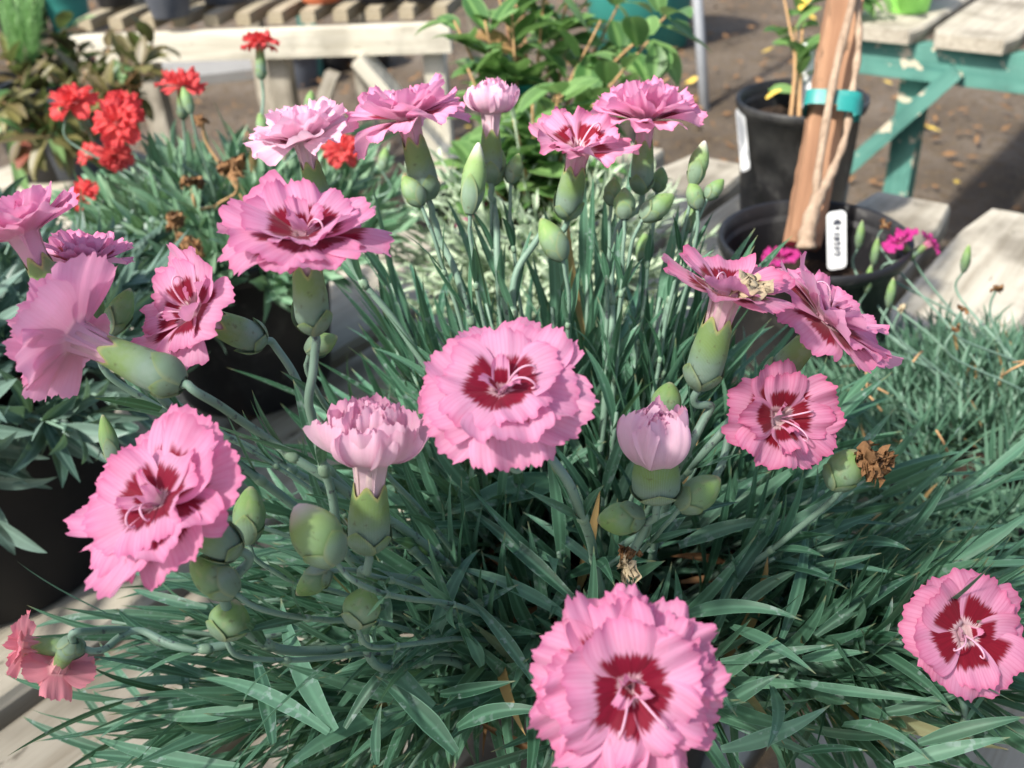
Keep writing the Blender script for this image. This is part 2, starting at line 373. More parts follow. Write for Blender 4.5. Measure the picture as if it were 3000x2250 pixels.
# neighbouring bench on the left
bl = thing('plank_bench', UN(.5, -1.25, 0), 'grey plank bench at the left under the bronze leafed plant', 'bench')
for i in range(-2, 5): plank(bl, UN(-.4, -1.52 + .130 * i, BT - .134), 2.8, .115, .028, M['wood'], worn=.3, seed=40 + i)  # boards lengthened out of view, towards the camera, to shade the ground
for u in (-1.6, .85):
    beam(bl, UN(u, -1.83, BT - .195), UN(u, -.96, BT - .195), .04, .088, M['wood'], 'rail')
    for n in (-1.77, -1.0): beam(bl, UN(u + .045, n, 0), UN(u + .045, n, BT - .15), .06, .06, M['wood'], 'leg', up=(1, 0, 0))
# green painted bench, right
gb = thing('green_bench', UN(1.9, -.3, 0), 'chipped green painted bench with grey plank top at the upper right', 'bench')
g0 = G(2719, 92, BT); ug = float(g0 @ UX); ng = float(g0 @ NX)
nl_ = float(G(2512, 160, BT - .065) @ NX)
for i in range(-1, 6):
    W_ = .150; n0 = ng + W_ / 2 + i * .168
    plank(gb, UN(ug + .55, n0, BT - .014), 1.1, W_, .028, M['wood'], worn=.12, seed=60 + i)
beam(gb, UN(ug + .045, nl_, BT - .065), UN(ug + .045, ng + .95, BT - .065), .035, .068, M['green'], 'apron')
beam(gb, UN(ug + .95, nl_, BT - .065), UN(ug + .95, ng + .95, BT - .065), .035, .068, M['green'], 'apron')
for u, nls in ((ug + .085, (ng - .03, ng + .85)), (ug + .91, (ng + .3, ng + .9))):
    for n in nls: beam(gb, UN(u, n, 0), UN(u, n, BT - .101), .045, .05, M['green'], 'leg', up=tuple(NX))
pb = UN(ug + .12, ng + .12, BT - .10)
def GV(px, py, u):
    v = RC @ np.array([(px - 1500) / FPX, -(py - 1125) / FPX, -1.0]); c = np.array([0, 0, CAMZ]); return c + v * ((u - c @ UX) / (v @ UX))
beam(gb, GV(2818, 196, ug + .045), GV(2430, 540, ug + .045), .03, .080, M['green'], 'brace', up=tuple(UX))
# white painted bench, left
wa = G(330, 100, BT); wb = G(1318, 65, BT); wd = nrm(wb - wa); wlen = float(np.linalg.norm(wb - wa))
wq = nrm(np.cross(Z, wd)); sdir = nrm(G(752, 0, BT) - G(658, 47, BT))
wbn = thing('white_bench', (wa + wb) / 2 - Z * BT, 'slatted bench with white painted front beam and diagonal braces in the background', 'bench')
beam(wbn, wa - wd * .10 - Z * .030, wb - Z * .030, .035, .058, M['white'], 'front_beam')
beam(wbn, wa - wd * .10 - Z * .045 + wq * .85, wb - Z * .045 + wq * .85, .035, .088, M['white'], 'rear_beam')
for i in range(12):
    c0 = wb - wd * (.03 + i * .072); ax = np.stack([sdir, nrm(np.cross(Z, sdir)), Z], 1)
    plank(wbn, c0 + sdir * .53 + Z * .0155, 1.0, .034, .027, M['wood_edge'], ax, 'slat', seed=80 + i)
for k, t_ in enumerate((.02, .49, .90)):
    c0 = wb - wd * (t_ * wlen + .03) + wq * .038; beam(wbn, c0 * (1, 1, 0), c0 - Z * .061, .05, .045, M['white'] if k == 0 else M['wood'], 'leg', up=tuple(wd))
    c1 = c0 + wq * .76; beam(wbn, c1 * (1, 1, 0), c1 - Z * .095, .05, .045, M['wood'], 'leg', up=tuple(wd))
ba = wb - wd * .20 - Z * .062 - wq * .0; bb_ = wb + wd * .05 - Z * .40
beam(wbn, ba - wq * .012, bb_ - wq * .012, .03, .075, M['white'], 'brace', up=tuple(wq))
c0 = wb - wd * (.49 * wlen + .03) + wq * .038
beam(wbn, c0 + wd * .13 - Z * .095 - wq * .05, c0 + wd * .0 - Z * .36 - wq * .05, .028, .05, M['wood'], 'brace', up=tuple(wq))

# ------------------------------------------------------------------ leaves, shoots, stems
def leaf(mb, p, d, L, W, droop=.25, up=(0, 0, 1), nseg=8, v=.26, rnd=0., twist=0., tipw=.02, shape=1.0, rs=random, sb=None):
    """channelled lance leaf: p base, d start direction, droop = bend (rad) towards -up"""
    d = nrm(d); side = nrm(np.cross(d, up)); un = np.cross(side, d)
    V = []; C = []; pos = np.array(p, float); a = 0.0; ds = L / nseg; sb = random.uniform(-.45, .45) if sb is None else sb
    for i in range(nseg + 1):
        t = i / nseg; ang = droop * t * t * 1.0 - .12 * (1 - t) * 0
        dd = d * math.cos(ang) - un * math.sin(ang); nn_ = un * math.cos(ang) + d * math.sin(ang)
        tw = twist * t; s2 = side * math.cos(tw) + nn_ * math.sin(tw); n2 = np.cross(s2, dd)
        w_ = (.42 + .58 * min(1, t / .30)) * (1 - max(0, (t - .35) / .65) ** (1.7 * shape)) * (1 - tipw) + tipw
        hw = W / 2 * w_
        for k in (-1, -.5, 0, .5, 1):
            V.append(pos + s2 * hw * k + n2 * (abs(k) ** 1.3 * v * hw)); C.append((rnd, t, .5 + k * .5))
        pos = pos + nrm(dd + s2 * math.tan(sb * (t - .15))) * ds
    mb.add(V, gridf(nseg + 1, 5), C)
    return pos
def shoot(mb, smb, p, d, L, nl, LL, LW, rs, bend=.3, spread=.75, droop=.4, stemr=.0014, fat=0):
    d = nrm(d); pts = []; pos = np.array(p, float); n = 6; dr = d.copy()
    for i in range(n + 1):
        pts.append(pos.copy()); dr = nrm(dr + Z * bend / n); pos = pos + dr * L / n
    tube(smb, pts, [stemr * (1 - .4 * i / n) for i in range(n + 1)], 6)
    a0 = rs.rand() * PI
    for k in range(nl):
        t = (k + .6) / nl; x = t * n; i = min(n - 1, int(x)); c = pts[i] + (pts[i + 1] - pts[i]) * (x - i); ax = nrm(pts[i + 1] - pts[i])
        Fm = frame(ax); a = a0 + k * PI / 2 + rs.uniform(-.3, .3)
        sp = spread * (1.15 - .75 * t)
        for q in (0, PI):
            if rs.rand() < .06: continue
            o = Fm[:, 0] * math.cos(a + q) + Fm[:, 1] * math.sin(a + q); dd = ax * math.cos(sp) + o * math.sin(sp)
            s_ = (1 - .35 * abs(t - .45)) * rs.uniform(.75, 1.15)
            leaf(mb, c, dd, LL * s_, LW * rs.uniform(.8, 1.1), droop * rs.uniform(-.2, 1.3), up=ax if sp > .25 else Z + 1e-3, rnd=rs.rand(), twist=rs.uniform(-.5, .5))
    return pts
def node(mb, p, d, r):
    d = nrm(d); tube(mb, [p - d * r * 1.8, p - d * r * .6, p + d * r * .6, p + d * r * 1.8], [r * .95, r * 1.35, r * 1.3, r * .95], 8, col=(.12, 0, 0))

# ------------------------------------------------------------------ blossoms
def tri(x): x = x % 1.0; return 1 - 2 * abs(x - .5) * 1.0
def petal(mb, az, R, L, W, e0, e1, ruff, teeth, rs, clawr=.0035, clawz=-.012, cup=0., curl=0., Ns=13, Nt=37, roll=0.):
    """limb starts at z = 0 ; attribute r: 0 - .22 claw, .22 - 1 limb"""
    tt = np.linspace(-1, 1, Nt); ph = rs.rand(4) * 6.28; rid = rs.rand()
    nteeth = teeth; jit = rs.uniform(.3, 1.0, Nt); rows = []; cols = []
    for i in range(3):
        q = i / 3; z = clawz * (1 - q); r = clawr * (.75 + .25 * q); hw = .0018 + .0006 * q
        rows.append([(r, hw * t, z) for t in tt]); cols.append([(.20 * q, .5 + .5 * t, rid) for t in tt])
    for i in range(Ns):
        s = i / (Ns - 1); row = []; cc = []
        for j, t in enumerate(tt):
            send = 1 - .22 * abs(t) ** 3.0
            edge = 1 + (s ** 3) * (.052 * (tri(t * nteeth * .5 + ph[0] + .12 * math.sin(5 * t + ph[2])) - .5) * (.4 + 1.3 * jit[j]) + .038 * (tri(t * nteeth * .21 + ph[3]) - .5) * 2 + .045 * math.sin(3 * t + ph[1]))
            sp = s * send * edge
            # integrate the bent path
            m = 6; rr = 0; zz = 0
            for k in range(m):
                x = (k + .5) / m * sp; e = e0 + (e1 - e0) * x + curl * x * x; rr += math.cos(e) * sp / m; zz += math.sin(e) * sp / m
            hw = .0024 + (W * L - .0024) * math.sin(min(1, (s * .97 + .03) / .92) * PI / 2) ** .85
            e = e0 + (e1 - e0) * sp
            wv = ruff * L * (s ** 1.7) * (.75 * math.sin(1.7 * PI * t + ph[2]) + .25 * math.sin(3.9 * PI * t + ph[3]) + .05 * s * s * math.sin(9 * PI * t + ph[1]))
            wv += cup * L * t * t * s + roll * t * L * s
            row.append((clawr + rr * L - math.sin(e) * wv, hw * t * (1 - .10 * s * abs(t)), zz * L + math.cos(e) * wv)); cc.append((.22 + .78 * s, .5 + .5 * t, rid))
        rows.append(row); cols.append(cc)
    V = np.array(rows).reshape(-1, 3); ca, sa = math.cos(az), math.sin(az)
    V = np.stack([V[:, 0] * ca - V[:, 1] * sa, V[:, 0] * sa + V[:, 1] * ca, V[:, 2]], 1) @ R[0].T + R[1]
    mb.add(V, [q[::-1] for q in gridf(len(rows), Nt)], np.array(cols).reshape(-1, 3))
def ell_calyx(mb, F, o, Lc, rc, rs, flare=1.0, teeth=True):
    """tube from o (mouth) down -z; attribute g = height"""
    nr, nc = 16, 40; V = []; C = []
    for i in range(nr):
        q = i / (nr - 1)
        for j in range(nc):
            a = 2 * PI * j / nc; th = (abs(math.sin(2.5 * a)) ** 1.6) * .17 * q ** 3 if teeth else 0
            qq = q * (1 - .0) + th - .12 * q
            prof = rc * (.34 + .60 * math.sin(min(1, qq / .26) * PI / 2) ** .8) * (1 + .03 * math.sin(qq * 3)) * (1 - .20 * max(0, qq - .5) * 2 * flare)
            V.append((prof * math.cos(a), prof * math.sin(a), -Lc * (1 - qq))); C.append((0.8 if (i >= nr - 1 and teeth) else 0., q, j / nc))
    V = np.array(V) @ F.T + o; mb.add(V, gridf(nr, nc, True) + [tuple(range(nc))[::-1]], C)
def bracts(mb, F, o, Lc, rc, rs, n=4, h=.42):
    for k in range(n):
        a0 = k * 2 * PI / n + rs.uniform(-.2, .2); hh = h * (1.0 if k % 2 else .75) * rs.uniform(.9, 1.1); V = []; C = []
        for i in range(9):
            q = i / 8; half = .95 * (1 - q ** 2.2) + .015
            for j in range(7):
                t = -1 + j / 3; a = a0 + half * t; z = q * hh
                r = rc * (.34 + .60 * math.sin(min(1, z / .26 + .02) * PI / 2) ** .8) * 1.05 + .0002 + .0004 * (k % 2) + .0004 * q
                V.append((r * math.cos(a), r * math.sin(a), -Lc * (1 - z) - .0004)); C.append((.5 if q > .95 or abs(t) == 1 else 0, q * .8, (a / 6.28) % 1))
        mb.add(np.array(V) @ F.T + o, gridf(9, 7), C)
LAY = {
 'full': [(6, 1.0, .66, 8, -14), (5, .94, .70, 18, 2), (5, .78, .66, 30, 14), (3, .44, .30, 66, 44)],
 'frilly': [(8, 1.0, .60, 6, -16), (8, .94, .60, 16, -4), (5, .84, .68, 28, 12), (3, .36, .26, 70, 40)],
 'flat': [(5, 1.0, .74, 10, -4), (5, .94, .62, 15, 2), (2, .26, .3, 60, 60)],
 'broad': [(5, 1.0, .70, 22, 2), (4, .84, .62, 34, 14), (2, .40, .36, 64, 46)],
 'cup': [(6, .95, .62, 6, 100), (5, .95, .58, 28, 102), (6, .92, .50, 56, 100), (5, .88, .42, 78, 96)],
 'side': [(6, 1.0, .64, 20, 0), (6, .92, .6, 34, 20), (5, .84, .56, 52, 42), (4, .62, .44, 70, 66)],
 'flop': [(6, 1.0, .62, 6, -30), (5, .94, .62, 24, 0), (5, .84, .56, 44, 34), (3, .5, .4, 70, 60)],
 'loose': [(6, 1.0, .44, 8, -26), (6, .86, .42, 34, 8), (5, .66, .40, 58, 40), (3, .45, .36, 76, 70)],
 'mini': [(5, 1.0, .70, 14, -6), (4, .66, .5, 45, 35)],
 'tight': [(5, 1.25, .46, 58, 128), (5, 1.2, .44, 66, 138), (5, 1.1, .40, 74, 150), (4, .95, .36, 80, 160)],
}
def blossom(parent, pos, n, Rr, kind='full', mat='pink', seed=0, spin=0., name='blossom', label=None, calyx=True, cl=.0225, cr=.0051, claw=.010, ruff=.10, styles=2, via=None, hint=None, teeth=12):
    rs = np.random.RandomState(seed + 1000); n = nrm(n); F = frame(n); o = np.asarray(pos, float)
    c, s = math.cos(spin), math.sin(spin); F = F @ np.array([[c, -s, 0], [s, c, 0], [0, 0, 1.0]])
    mb = MB(); off = rs.rand() * 6.28
    for li, (k, l, w_, e0, e1) in enumerate(LAY[kind]):
        for i in range(k):
            a = off + li * .55 + i * 2 * PI / k + rs.uniform(-.16, .16)
            petal(mb, a, (F, o + n * (.0006 * li)), (Rr - .003) * l * rs.uniform(.93, 1.05), w_ * rs.uniform(.9, 1.08), rad(e0 + rs.uniform(-10, 10)), rad(e1 + rs.uniform(-16, 16)),
                  ruff * rs.uniform(.7, 1.4), teeth + rs.randint(-1, 2), rs, clawr=max(.0006, cr * (.74 - .22 * li)), clawz=-claw - .003, cup=rs.uniform(-.08, .20), curl=rs.uniform(-.35, .45), roll=rs.uniform(-.16, .16))
    nc = 24; V = []; C = []
    for (zz, rr_, at) in ((-claw * 1.1, .62, .02), (-claw * .5, .68, .12), (-.0012, .72, .2), (-.0008, .3, .24), (-.0010, .02, .1)):
        for j in range(nc):
            a = 2 * PI * j / nc; V.append((rr_ * cr * math.cos(a) * (1 + .06 * math.cos(6 * a)), rr_ * cr * math.sin(a) * (1 + .06 * math.cos(6 * a)), zz)); C.append((at, .5 + .5 * math.sin(6 * a), .3))
    mb.add(np.array(V) @ F.T + o, gridf(5, nc, True), C)
    b = mb.build(name, M[mat], parent)
    if label: b['label'] = label
    base = o - n * (claw + cl)
    if calyx:
        q = MB(); ell_calyx(q, F, o - n * claw * .75, cl, cr, rs); q.build('calyx', M['calyx'], b)
        q = MB(); bracts(q, F, o - n * claw * .75, cl, cr, rs); q.build('bract', M['bract'], b)
        base = o - n * (claw * .75 + cl)
    for k in range(styles):
        a = rs.rand() * 6.28 + k * 2.4; d = F[:, 0] * math.cos(a) + F[:, 1] * math.sin(a); pts = []; p = o.copy() + d * .0008; ang = 1.35; L = Rr * rs.uniform(.6, .95); m = 34
        for i in range(m):
            pts.append(p.copy()); ang -= (0.03 + .75 * max(0, i / m - .38) ** 1.3); p = p + (d * math.cos(ang) + n * math.sin(ang)) * L / m
        q = MB(); tube(q, pts, [.00028 * (1 - .45 * i / m) + .00008 for i in range(m)], 6); q.build('style', M['style'], b)
    return b, base
def bud(parent, tip, basep, w_, mat='bud', seed=0, point=.5, name='bud', label=None):
    """ovoid closed bud from base to tip (world points), width w_"""
    rs = np.random.RandomState(seed + 77); tip = np.asarray(tip, float); basep = np.asarray(basep, float); L = np.linalg.norm(tip - basep); F = frame(tip - basep)
    nr, nc = 18, 30; V = []; C = []
    for i in range(nr):
        q = i / (nr - 1); r = w_ / 2 * (math.sin(PI * min(1, (q * .96 + .03)) ** (1.0 if point < .6 else .85)) ** (.55)) * (1 - point * .75 * max(0, q - .55) ** 1.2 * 2)
        for j in range(nc):
            a = 2 * PI * j / nc; tw = a + q * .9; g_ = 1 - .06 * (abs(math.cos(2.5 * tw)) ** 8) * max(0, q - .2)
            V.append((r * g_ * math.cos(a), r * g_ * math.sin(a), L * q)); C.append((0.9 * max(0, q - .72) / .28 if mat == 'budw' else (.25 if (abs(math.cos(2.5 * tw)) > .985 and q > .35) else 0.), q, j / nc))
    mb = MB(); mb.add(np.array(V) @ F.T + basep, gridf(nr, nc, True) + [tuple(range(nc))[::-1], tuple((nr - 1) * nc + j for j in range(nc))], C)
    b = mb.build(name, M[mat], parent)
    if label: b['label'] = label
    q = MB()
    for k in range(4):
        a0 = k * PI / 2 + rs.uniform(-.2, .2); hh = (.5 if k % 2 else .36) * rs.uniform(.85, 1.15); V = []; C = []
        for i in range(9):
            s = i / 8; half = 1.0 * (1 - s ** 2.2) + .02
            for j in range(7):
                t = -1 + j / 3; a = a0 + half * t; z = s * hh; r = w_ / 2 * (math.sin(PI * (z * .96 + .03)) ** .55) * 1.05 + .0002 * (1 + k % 2)
                V.append((r * math.cos(a), r * math.sin(a), L * z - .0004)); C.append((.5 if abs(t) == 1 or s > .95 else 0, s * .8, (a / 6.28) % 1))
        q.add(np.array(V) @ F.T + basep, gridf(9, 7), C)
    q.build('bract', M['bract'], b)
    return b
def crumple(parent, c, size, mat, seed=0, name='withered_bloom', n=9, axis=(0, 0, 1), stretch=1.6):
    rs = np.random.RandomState(seed + 5); mb = MB(); F = frame(axis)
    for k in range(n):
        a = rs.rand() * 6.28; ph = rs.rand(6) * 6.28; V = []
        for i in range(9):
            for j in range(9):
                s = i / 8; t = -1 + j / 4; r = size * (.08 + .40 * s) * (1 + .3 * math.sin(5 * s + ph[0])); th = a + t * .9 * (1 - .4 * s) + .5 * math.sin(4 * s + ph[1])
                V.append((r * math.cos(th) + .10 * size * math.sin(9 * t + ph[2]), r * math.sin(th) + .10 * size * math.sin(8 * t + 6 * s + ph[3]), size * (stretch * .5 * (s - .4) * math.cos(ph[5]) + .16 * math.sin(7 * t + ph[4]) * (s + .3))))
        mb.add(np.array(V) @ F.T + np.asarray(c), gridf(9, 9))
    return mb.build(name, M[mat], parent)
#@@MAIN
def pot(loc, rt, rb, h, mat, label, name='plant_pot', cat='pot', soil=.80, rim=.004, lip=.012, group=None):
    """thin walled nursery pot: outside, rolled lip, inside, soil"""
    t = thing(name, loc, label, cat, group); mb = MB(); nc = 56
    prof = [(rb * .0, 0.0), (rb * .96, 0.0), (rb, .004), (rb + (rt - rb) * .5, h * .5), (rt - .003, h - lip), (rt + rim * .6, h - lip + .001), (rt + rim, h - lip * .5), (rt + rim, h - .001), (rt + rim - .0015, h), (rt - .0005, h - .0015), (rt - .002, h - lip),
            (rt - .004, h - lip - .008), (rt - .0055, h * .78), (rt - .0035 - (rt - rb) * .5, h * .5), (rb - .002, .004)]
    V = []
    for r, z in prof:
        for j in range(nc): a = 2 * PI * j / nc; V.append((loc[0] + r * math.cos(a), loc[1] + r * math.sin(a), loc[2] + z))
    mb.add(V, gridf(len(prof), nc, True)); mb.build('pot_wall', M[mat], t)
    if soil:
        rs = np.random.RandomState(3); mb = MB(); nr = 14; V = []; zs = h * soil; rr = rb + (rt - rb) * soil - .003
        for i in range(nr):
            for j in range(nc):
                a = 2 * PI * j / nc; r = rr * i / (nr - 1); V.append((loc[0] + r * math.cos(a), loc[1] + r * math.sin(a), loc[2] + zs + (rs.uniform(-.004, .004) if i < nr - 1 else 0)))
        mb.add(V, gridf(nr, nc, True)); mb.build('soil', M['potsoil'], t)
    return t
LEAFN = [0]
# ================================================================== the pink carnation plant
C0 = np.array([.03, .36, .745])
pot((.03, .37, BT + .0005), .084, .066, .15, 'pot', 'black pot hidden under the leaves of the pink carnation plant')
pk = thing('carnation_plant', C0, 'large blue-green carnation plant in front covered in fringed pink blossoms with crimson eyes', 'plant')
FOL = MB(); STM = MB()
rs = np.random.RandomState(21)
for i in range(175):
    a = rs.rand() * 2 * PI; q = math.sqrt(rs.rand()); tilt = rad(6 + 68 * q + rs.uniform(-12, 12)); p = C0 + np.array([math.cos(a), math.sin(a), 0]) * .08 * q
    d = np.array([math.cos(a) * math.sin(tilt), math.sin(a) * math.sin(tilt), math.cos(tilt)])
    back = math.sin(a) > .1
    L = rs.uniform(.035, .095)
    if math.sin(a) < -.3 and tilt > .8: L *= .95
    shoot(FOL, STM, p, d, L, rs.randint(4, 6), .062, .0059, rs, bend=.3, spread=.85, droop=.45)
for i in range(20):                                   # tall leafy shoots at the back
    a = rs.uniform(.1, PI - .1); q = rs.uniform(.2, 1); p = C0 + np.array([math.cos(a) * .08 * q, math.sin(a) * .08 * q + .01, 0])
    d = np.array([math.cos(a) * .30 + rs.uniform(-.15, .15), math.sin(a) * .22, 1])
    shoot(FOL, STM, p, d, rs.uniform(.07, .13), 5, .070, .0058, rs, bend=.1, spread=.36, droop=.15)
for i in range(34):                                   # front right corner
    a = rs.uniform(-1.5, -.2); p = C0 + np.array([.04 + .05 * rs.rand(), -.05, .0])
    shoot(FOL, STM, p, np.array([math.cos(a), math.sin(a), rs.uniform(.1, .8)]), rs.uniform(.05, .115), 5, .066, .0060, rs, bend=.15, spread=.7, droop=.35)
for i in range(30):                                   # front left corner
    a = rs.uniform(PI + .1, PI + 1.3); p = C0 + np.array([-.04 - .05 * rs.rand(), -.04, -.01])
    shoot(FOL, STM, p, np.array([math.cos(a), math.sin(a), rs.uniform(-.25, .45)]), rs.uniform(.06, .14), 6, .056, .0042, rs, bend=.15, spread=.65, droop=.4)
for i in range(26):                                   # trailing shoots to the left and right
    sg = -1 if i % 2 else 1; a = rs.uniform(-.55, .25); p = C0 + np.array([sg * .07, rs.uniform(-.08, .02), .0])
    d = np.array([sg * math.cos(a), math.sin(a) - .1, rs.uniform(-.05, .4) if sg < 0 else rs.uniform(.0, .40)])
    shoot(FOL, STM, p, d, rs.uniform(.08, .13), 5, .07, .0048, rs, bend=.1, spread=.5, droop=.35)
LEAVES = [0]
def hero(bx, by, tx, ty, wpx, bow=.0, h0=.20, h1=.215, lift=0.0, mat='leaf', v=.22, parent=None):
    """one leaf laid from base to tip over the mound; heights above the bench"""
    p = G(bx, by, BT + h0); q = G(tx, ty, BT + h1); d = q - p; L = np.linalg.norm(d); dep = np.dot(CV(0, 0, -1), (p + q) / 2 - np.array([0, 0, CAMZ])); W = wpx / FPX * dep
    up = nrm(CV(0, .35, 1) + Z * .5); dn = nrm(d); un = nrm(up - dn * np.dot(up, dn)); a = bow
    d0 = nrm(dn * math.cos(a) + un * math.sin(a)); mb = MB()
    # bend so that the chord stays base -> tip
    leafm = MB(); leaf(leafm, p, d0, L, W, droop=a * 2.9, up=up, nseg=12, v=v, rnd=random.random() * .95)
    V = leafm.v[0]; e = V[-3] - p
    s = L / np.linalg.norm(e); ax = np.cross(nrm(e), dn); an = math.asin(min(1, np.linalg.norm(ax)))
    Rm = np.array(Matrix.Rotation(an, 3, Vector(nrm(ax)))) if an > 1e-5 else np.eye(3)
    leafm.v[0] = (V - p) @ Rm.T * s + p
    leafm.build('leaf', M[mat], parent or pk); LEAVES[0] += 1
random.seed(5)
for t_ in [(1640,1400,1300,1512,92,.25),(1140,1830,1115,1680,50,.0),(1255,1943,1407,1608,42,.35),(1680,1755,1362,1482,45,.1),(1790,1690,1530,1500,30,.35),(1670,1815,1315,1660,40,.15),(1560,1990,1357,1735,38,.05),(1290,1840,1520,1712,36,.1),
    (1290,2033,1510,1995,42,.15),(1340,2133,1620,2090,48,.45),(1380,1605,1150,1607,30,.45),(1411,1952,1352,1838,38,.2),(1220,1960,980,1975,42,.45),(1010,2133,1244,1866,34,.25),(1335,2205,1100,1980,60,.1),
    (1270,2070,1060,1840,50,.1),(1105,2240,1119,2060,30,.2),(1990,1600,2280,1527,46,.3),(2113,1771,2312,1509,44,.15),(1990,1810,2350,1818,46,.35),(2145,1835,2391,1975,42,.3),(2290,1870,2361,1530,36,.1),
    (2350,1668,2583,1620,32,.15),(2226,1655,2583,1500,46,.12),(2389,1862,2696,1676,40,.1),(2110,1938,2443,1889,36,.15),(2350,1930,2545,1910,36,.1),(2110,2070,2283,1975,46,.15),(2316,1993,2777,2056,32,.28),
    (2113,2196,2434,2065,48,.1),(2470,2123,2723,2228,42,.35),(2345,2205,2543,2200,26,.1),(2690,2178,3010,2100,44,.25),(2547,1920,2615,1748,30,.1),(2158,1789,2348,1667,40,.1),(2470,1600,2668,1612,40,.3),
    (1768,1090,1628,854,36,.15),(1805,1044,1900,762,34,.1),(1570,1430,1777,1293,30,.15),(1429,1496,1262,1338,34,.1),(1840,1400,1786,1240,38,.1),(1290,940,1335,786,24,.15),(1275,1035,1195,760,34,.05),
    (1740,1400,1640,1180,30,.1),(2040,1560,2260,1380,40,.15),(2000,1900,2160,2100,40,.2),(1700,1560,1690,1420,28,.1),(1900,1620,2060,1400,34,.1),(2260,2010,2245,2200,40,.15),(2560,2090,2860,2010,36,.2),(2620,2240,2960,2160,44,.2)]:
    hero(*t_)
for t_ in [(542,1812,82,1848,30,.30,.17,.17),(606,1780,385,1725,30,.25,.18,.18),(565,1871,240,1862,24,.10,.15,.14),(600,1880,365,1905,26,.3,.16,.14),(542,1975,275,1948,24,.25,.15,.14),
    (963,2146,583,1988,46,.12,.20,.18),(741,2070,461,2097,40,.2,.18,.16),(700,2246,270,2155,42,.12,.17,.15),(560,2246,240,2214,38,.2,.15,.13),(343,2205,63,2097,30,.15,.12,.13),(325,2146,190,1957,22,.05,.10,.12),
    (981,2142,823,1753,60,.05,.20,.20),(493,2056,253,2160,20,.15,.16,.15),(551,2048,551,1888,24,.2,.17,.17),(690,2040,498,2054,22,.1,.17,.16),(280,2240,175,2110,24,.1,.09,.10),(480,2110,270,2020,28,.15,.14,.13),
    (440,2080,290,1880,22,.1,.12,.12),(480,2080,440,1900,22,.1,.13,.14),(800,2180,740,1900,46,.1,.19,.19)]:
    hero(*t_)
def rootpt(b, k=0):
    """where a stem meets the crown"""
    rr = np.random.RandomState(int(abs(b[0]) * 9e4) % 9999 + k); v = (b - C0) * (1, 1, 0); l = np.linalg.norm(v); v = v / max(l, 1e-6)
    return C0 + v * min(.075, l * .45) + np.array([rr.uniform(-.015, .015), rr.uniform(-.015, .015), 0])
def cub(a, b, c, d, n=9):
    return [a * (1 - t) ** 3 + 3 * b * t * (1 - t) ** 2 + 3 * c * t * t * (1 - t) + d * t ** 3 for t in np.linspace(0, 1, n)]
def stem(pts, r=.0013, parent=None, nodes=True, lv=True, first=.045, LW=.0042, LL=.055, seed=0, mat='leaf', every=.045):
    rs2 = np.random.RandomState(seed + 500); path = bez(pts, 8 if len(pts) < 8 else 4); mb = MB(); n = len(path)
    for i in range(3, n - 1): path[i] = path[i] + .00028 * np.array([math.sin(i * .9 + seed), math.cos(i * .7 + seed * 2), math.sin(i * .5)])
    tube(mb, path, [r * (.85 + .4 * i / n) for i in range(n)], 8)
    acc = 0; nxt = first; k = 0
    for i in range(1, n):
        acc += np.linalg.norm(path[i] - path[i - 1])
        if acc > nxt and i < n - 1:
            d = nrm(path[i - 1] - path[i]);
            if nodes: node(mb, path[i], d, r * 1.05)
            if lv:
                Fm = frame(d); a = rs2.rand() * PI
                for q in (0, PI):
                    o = Fm[:, 0] * math.cos(a + q) + Fm[:, 1] * math.sin(a + q); sp = rs2.uniform(.25, .5)
                    tgt = MB() if LEAVES[0] < 100 and parent is pk else FOL
                    leaf(tgt, path[i], d * math.cos(sp) + o * math.sin(sp), LL * rs2.uniform(.6, 1.2) * (.6 + .25 * k), LW * rs2.uniform(.85, 1.1), rs2.uniform(-.1, .5), up=d, rnd=rs2.rand() * .95, twist=rs2.uniform(-.4, .4))
                    if tgt is not FOL: tgt.build('leaf', M[mat], parent); LEAVES[0] += 1
            nxt += every * rs2.uniform(.8, 1.2); k += 1
    return mb.build('stem', M['stem'], parent)
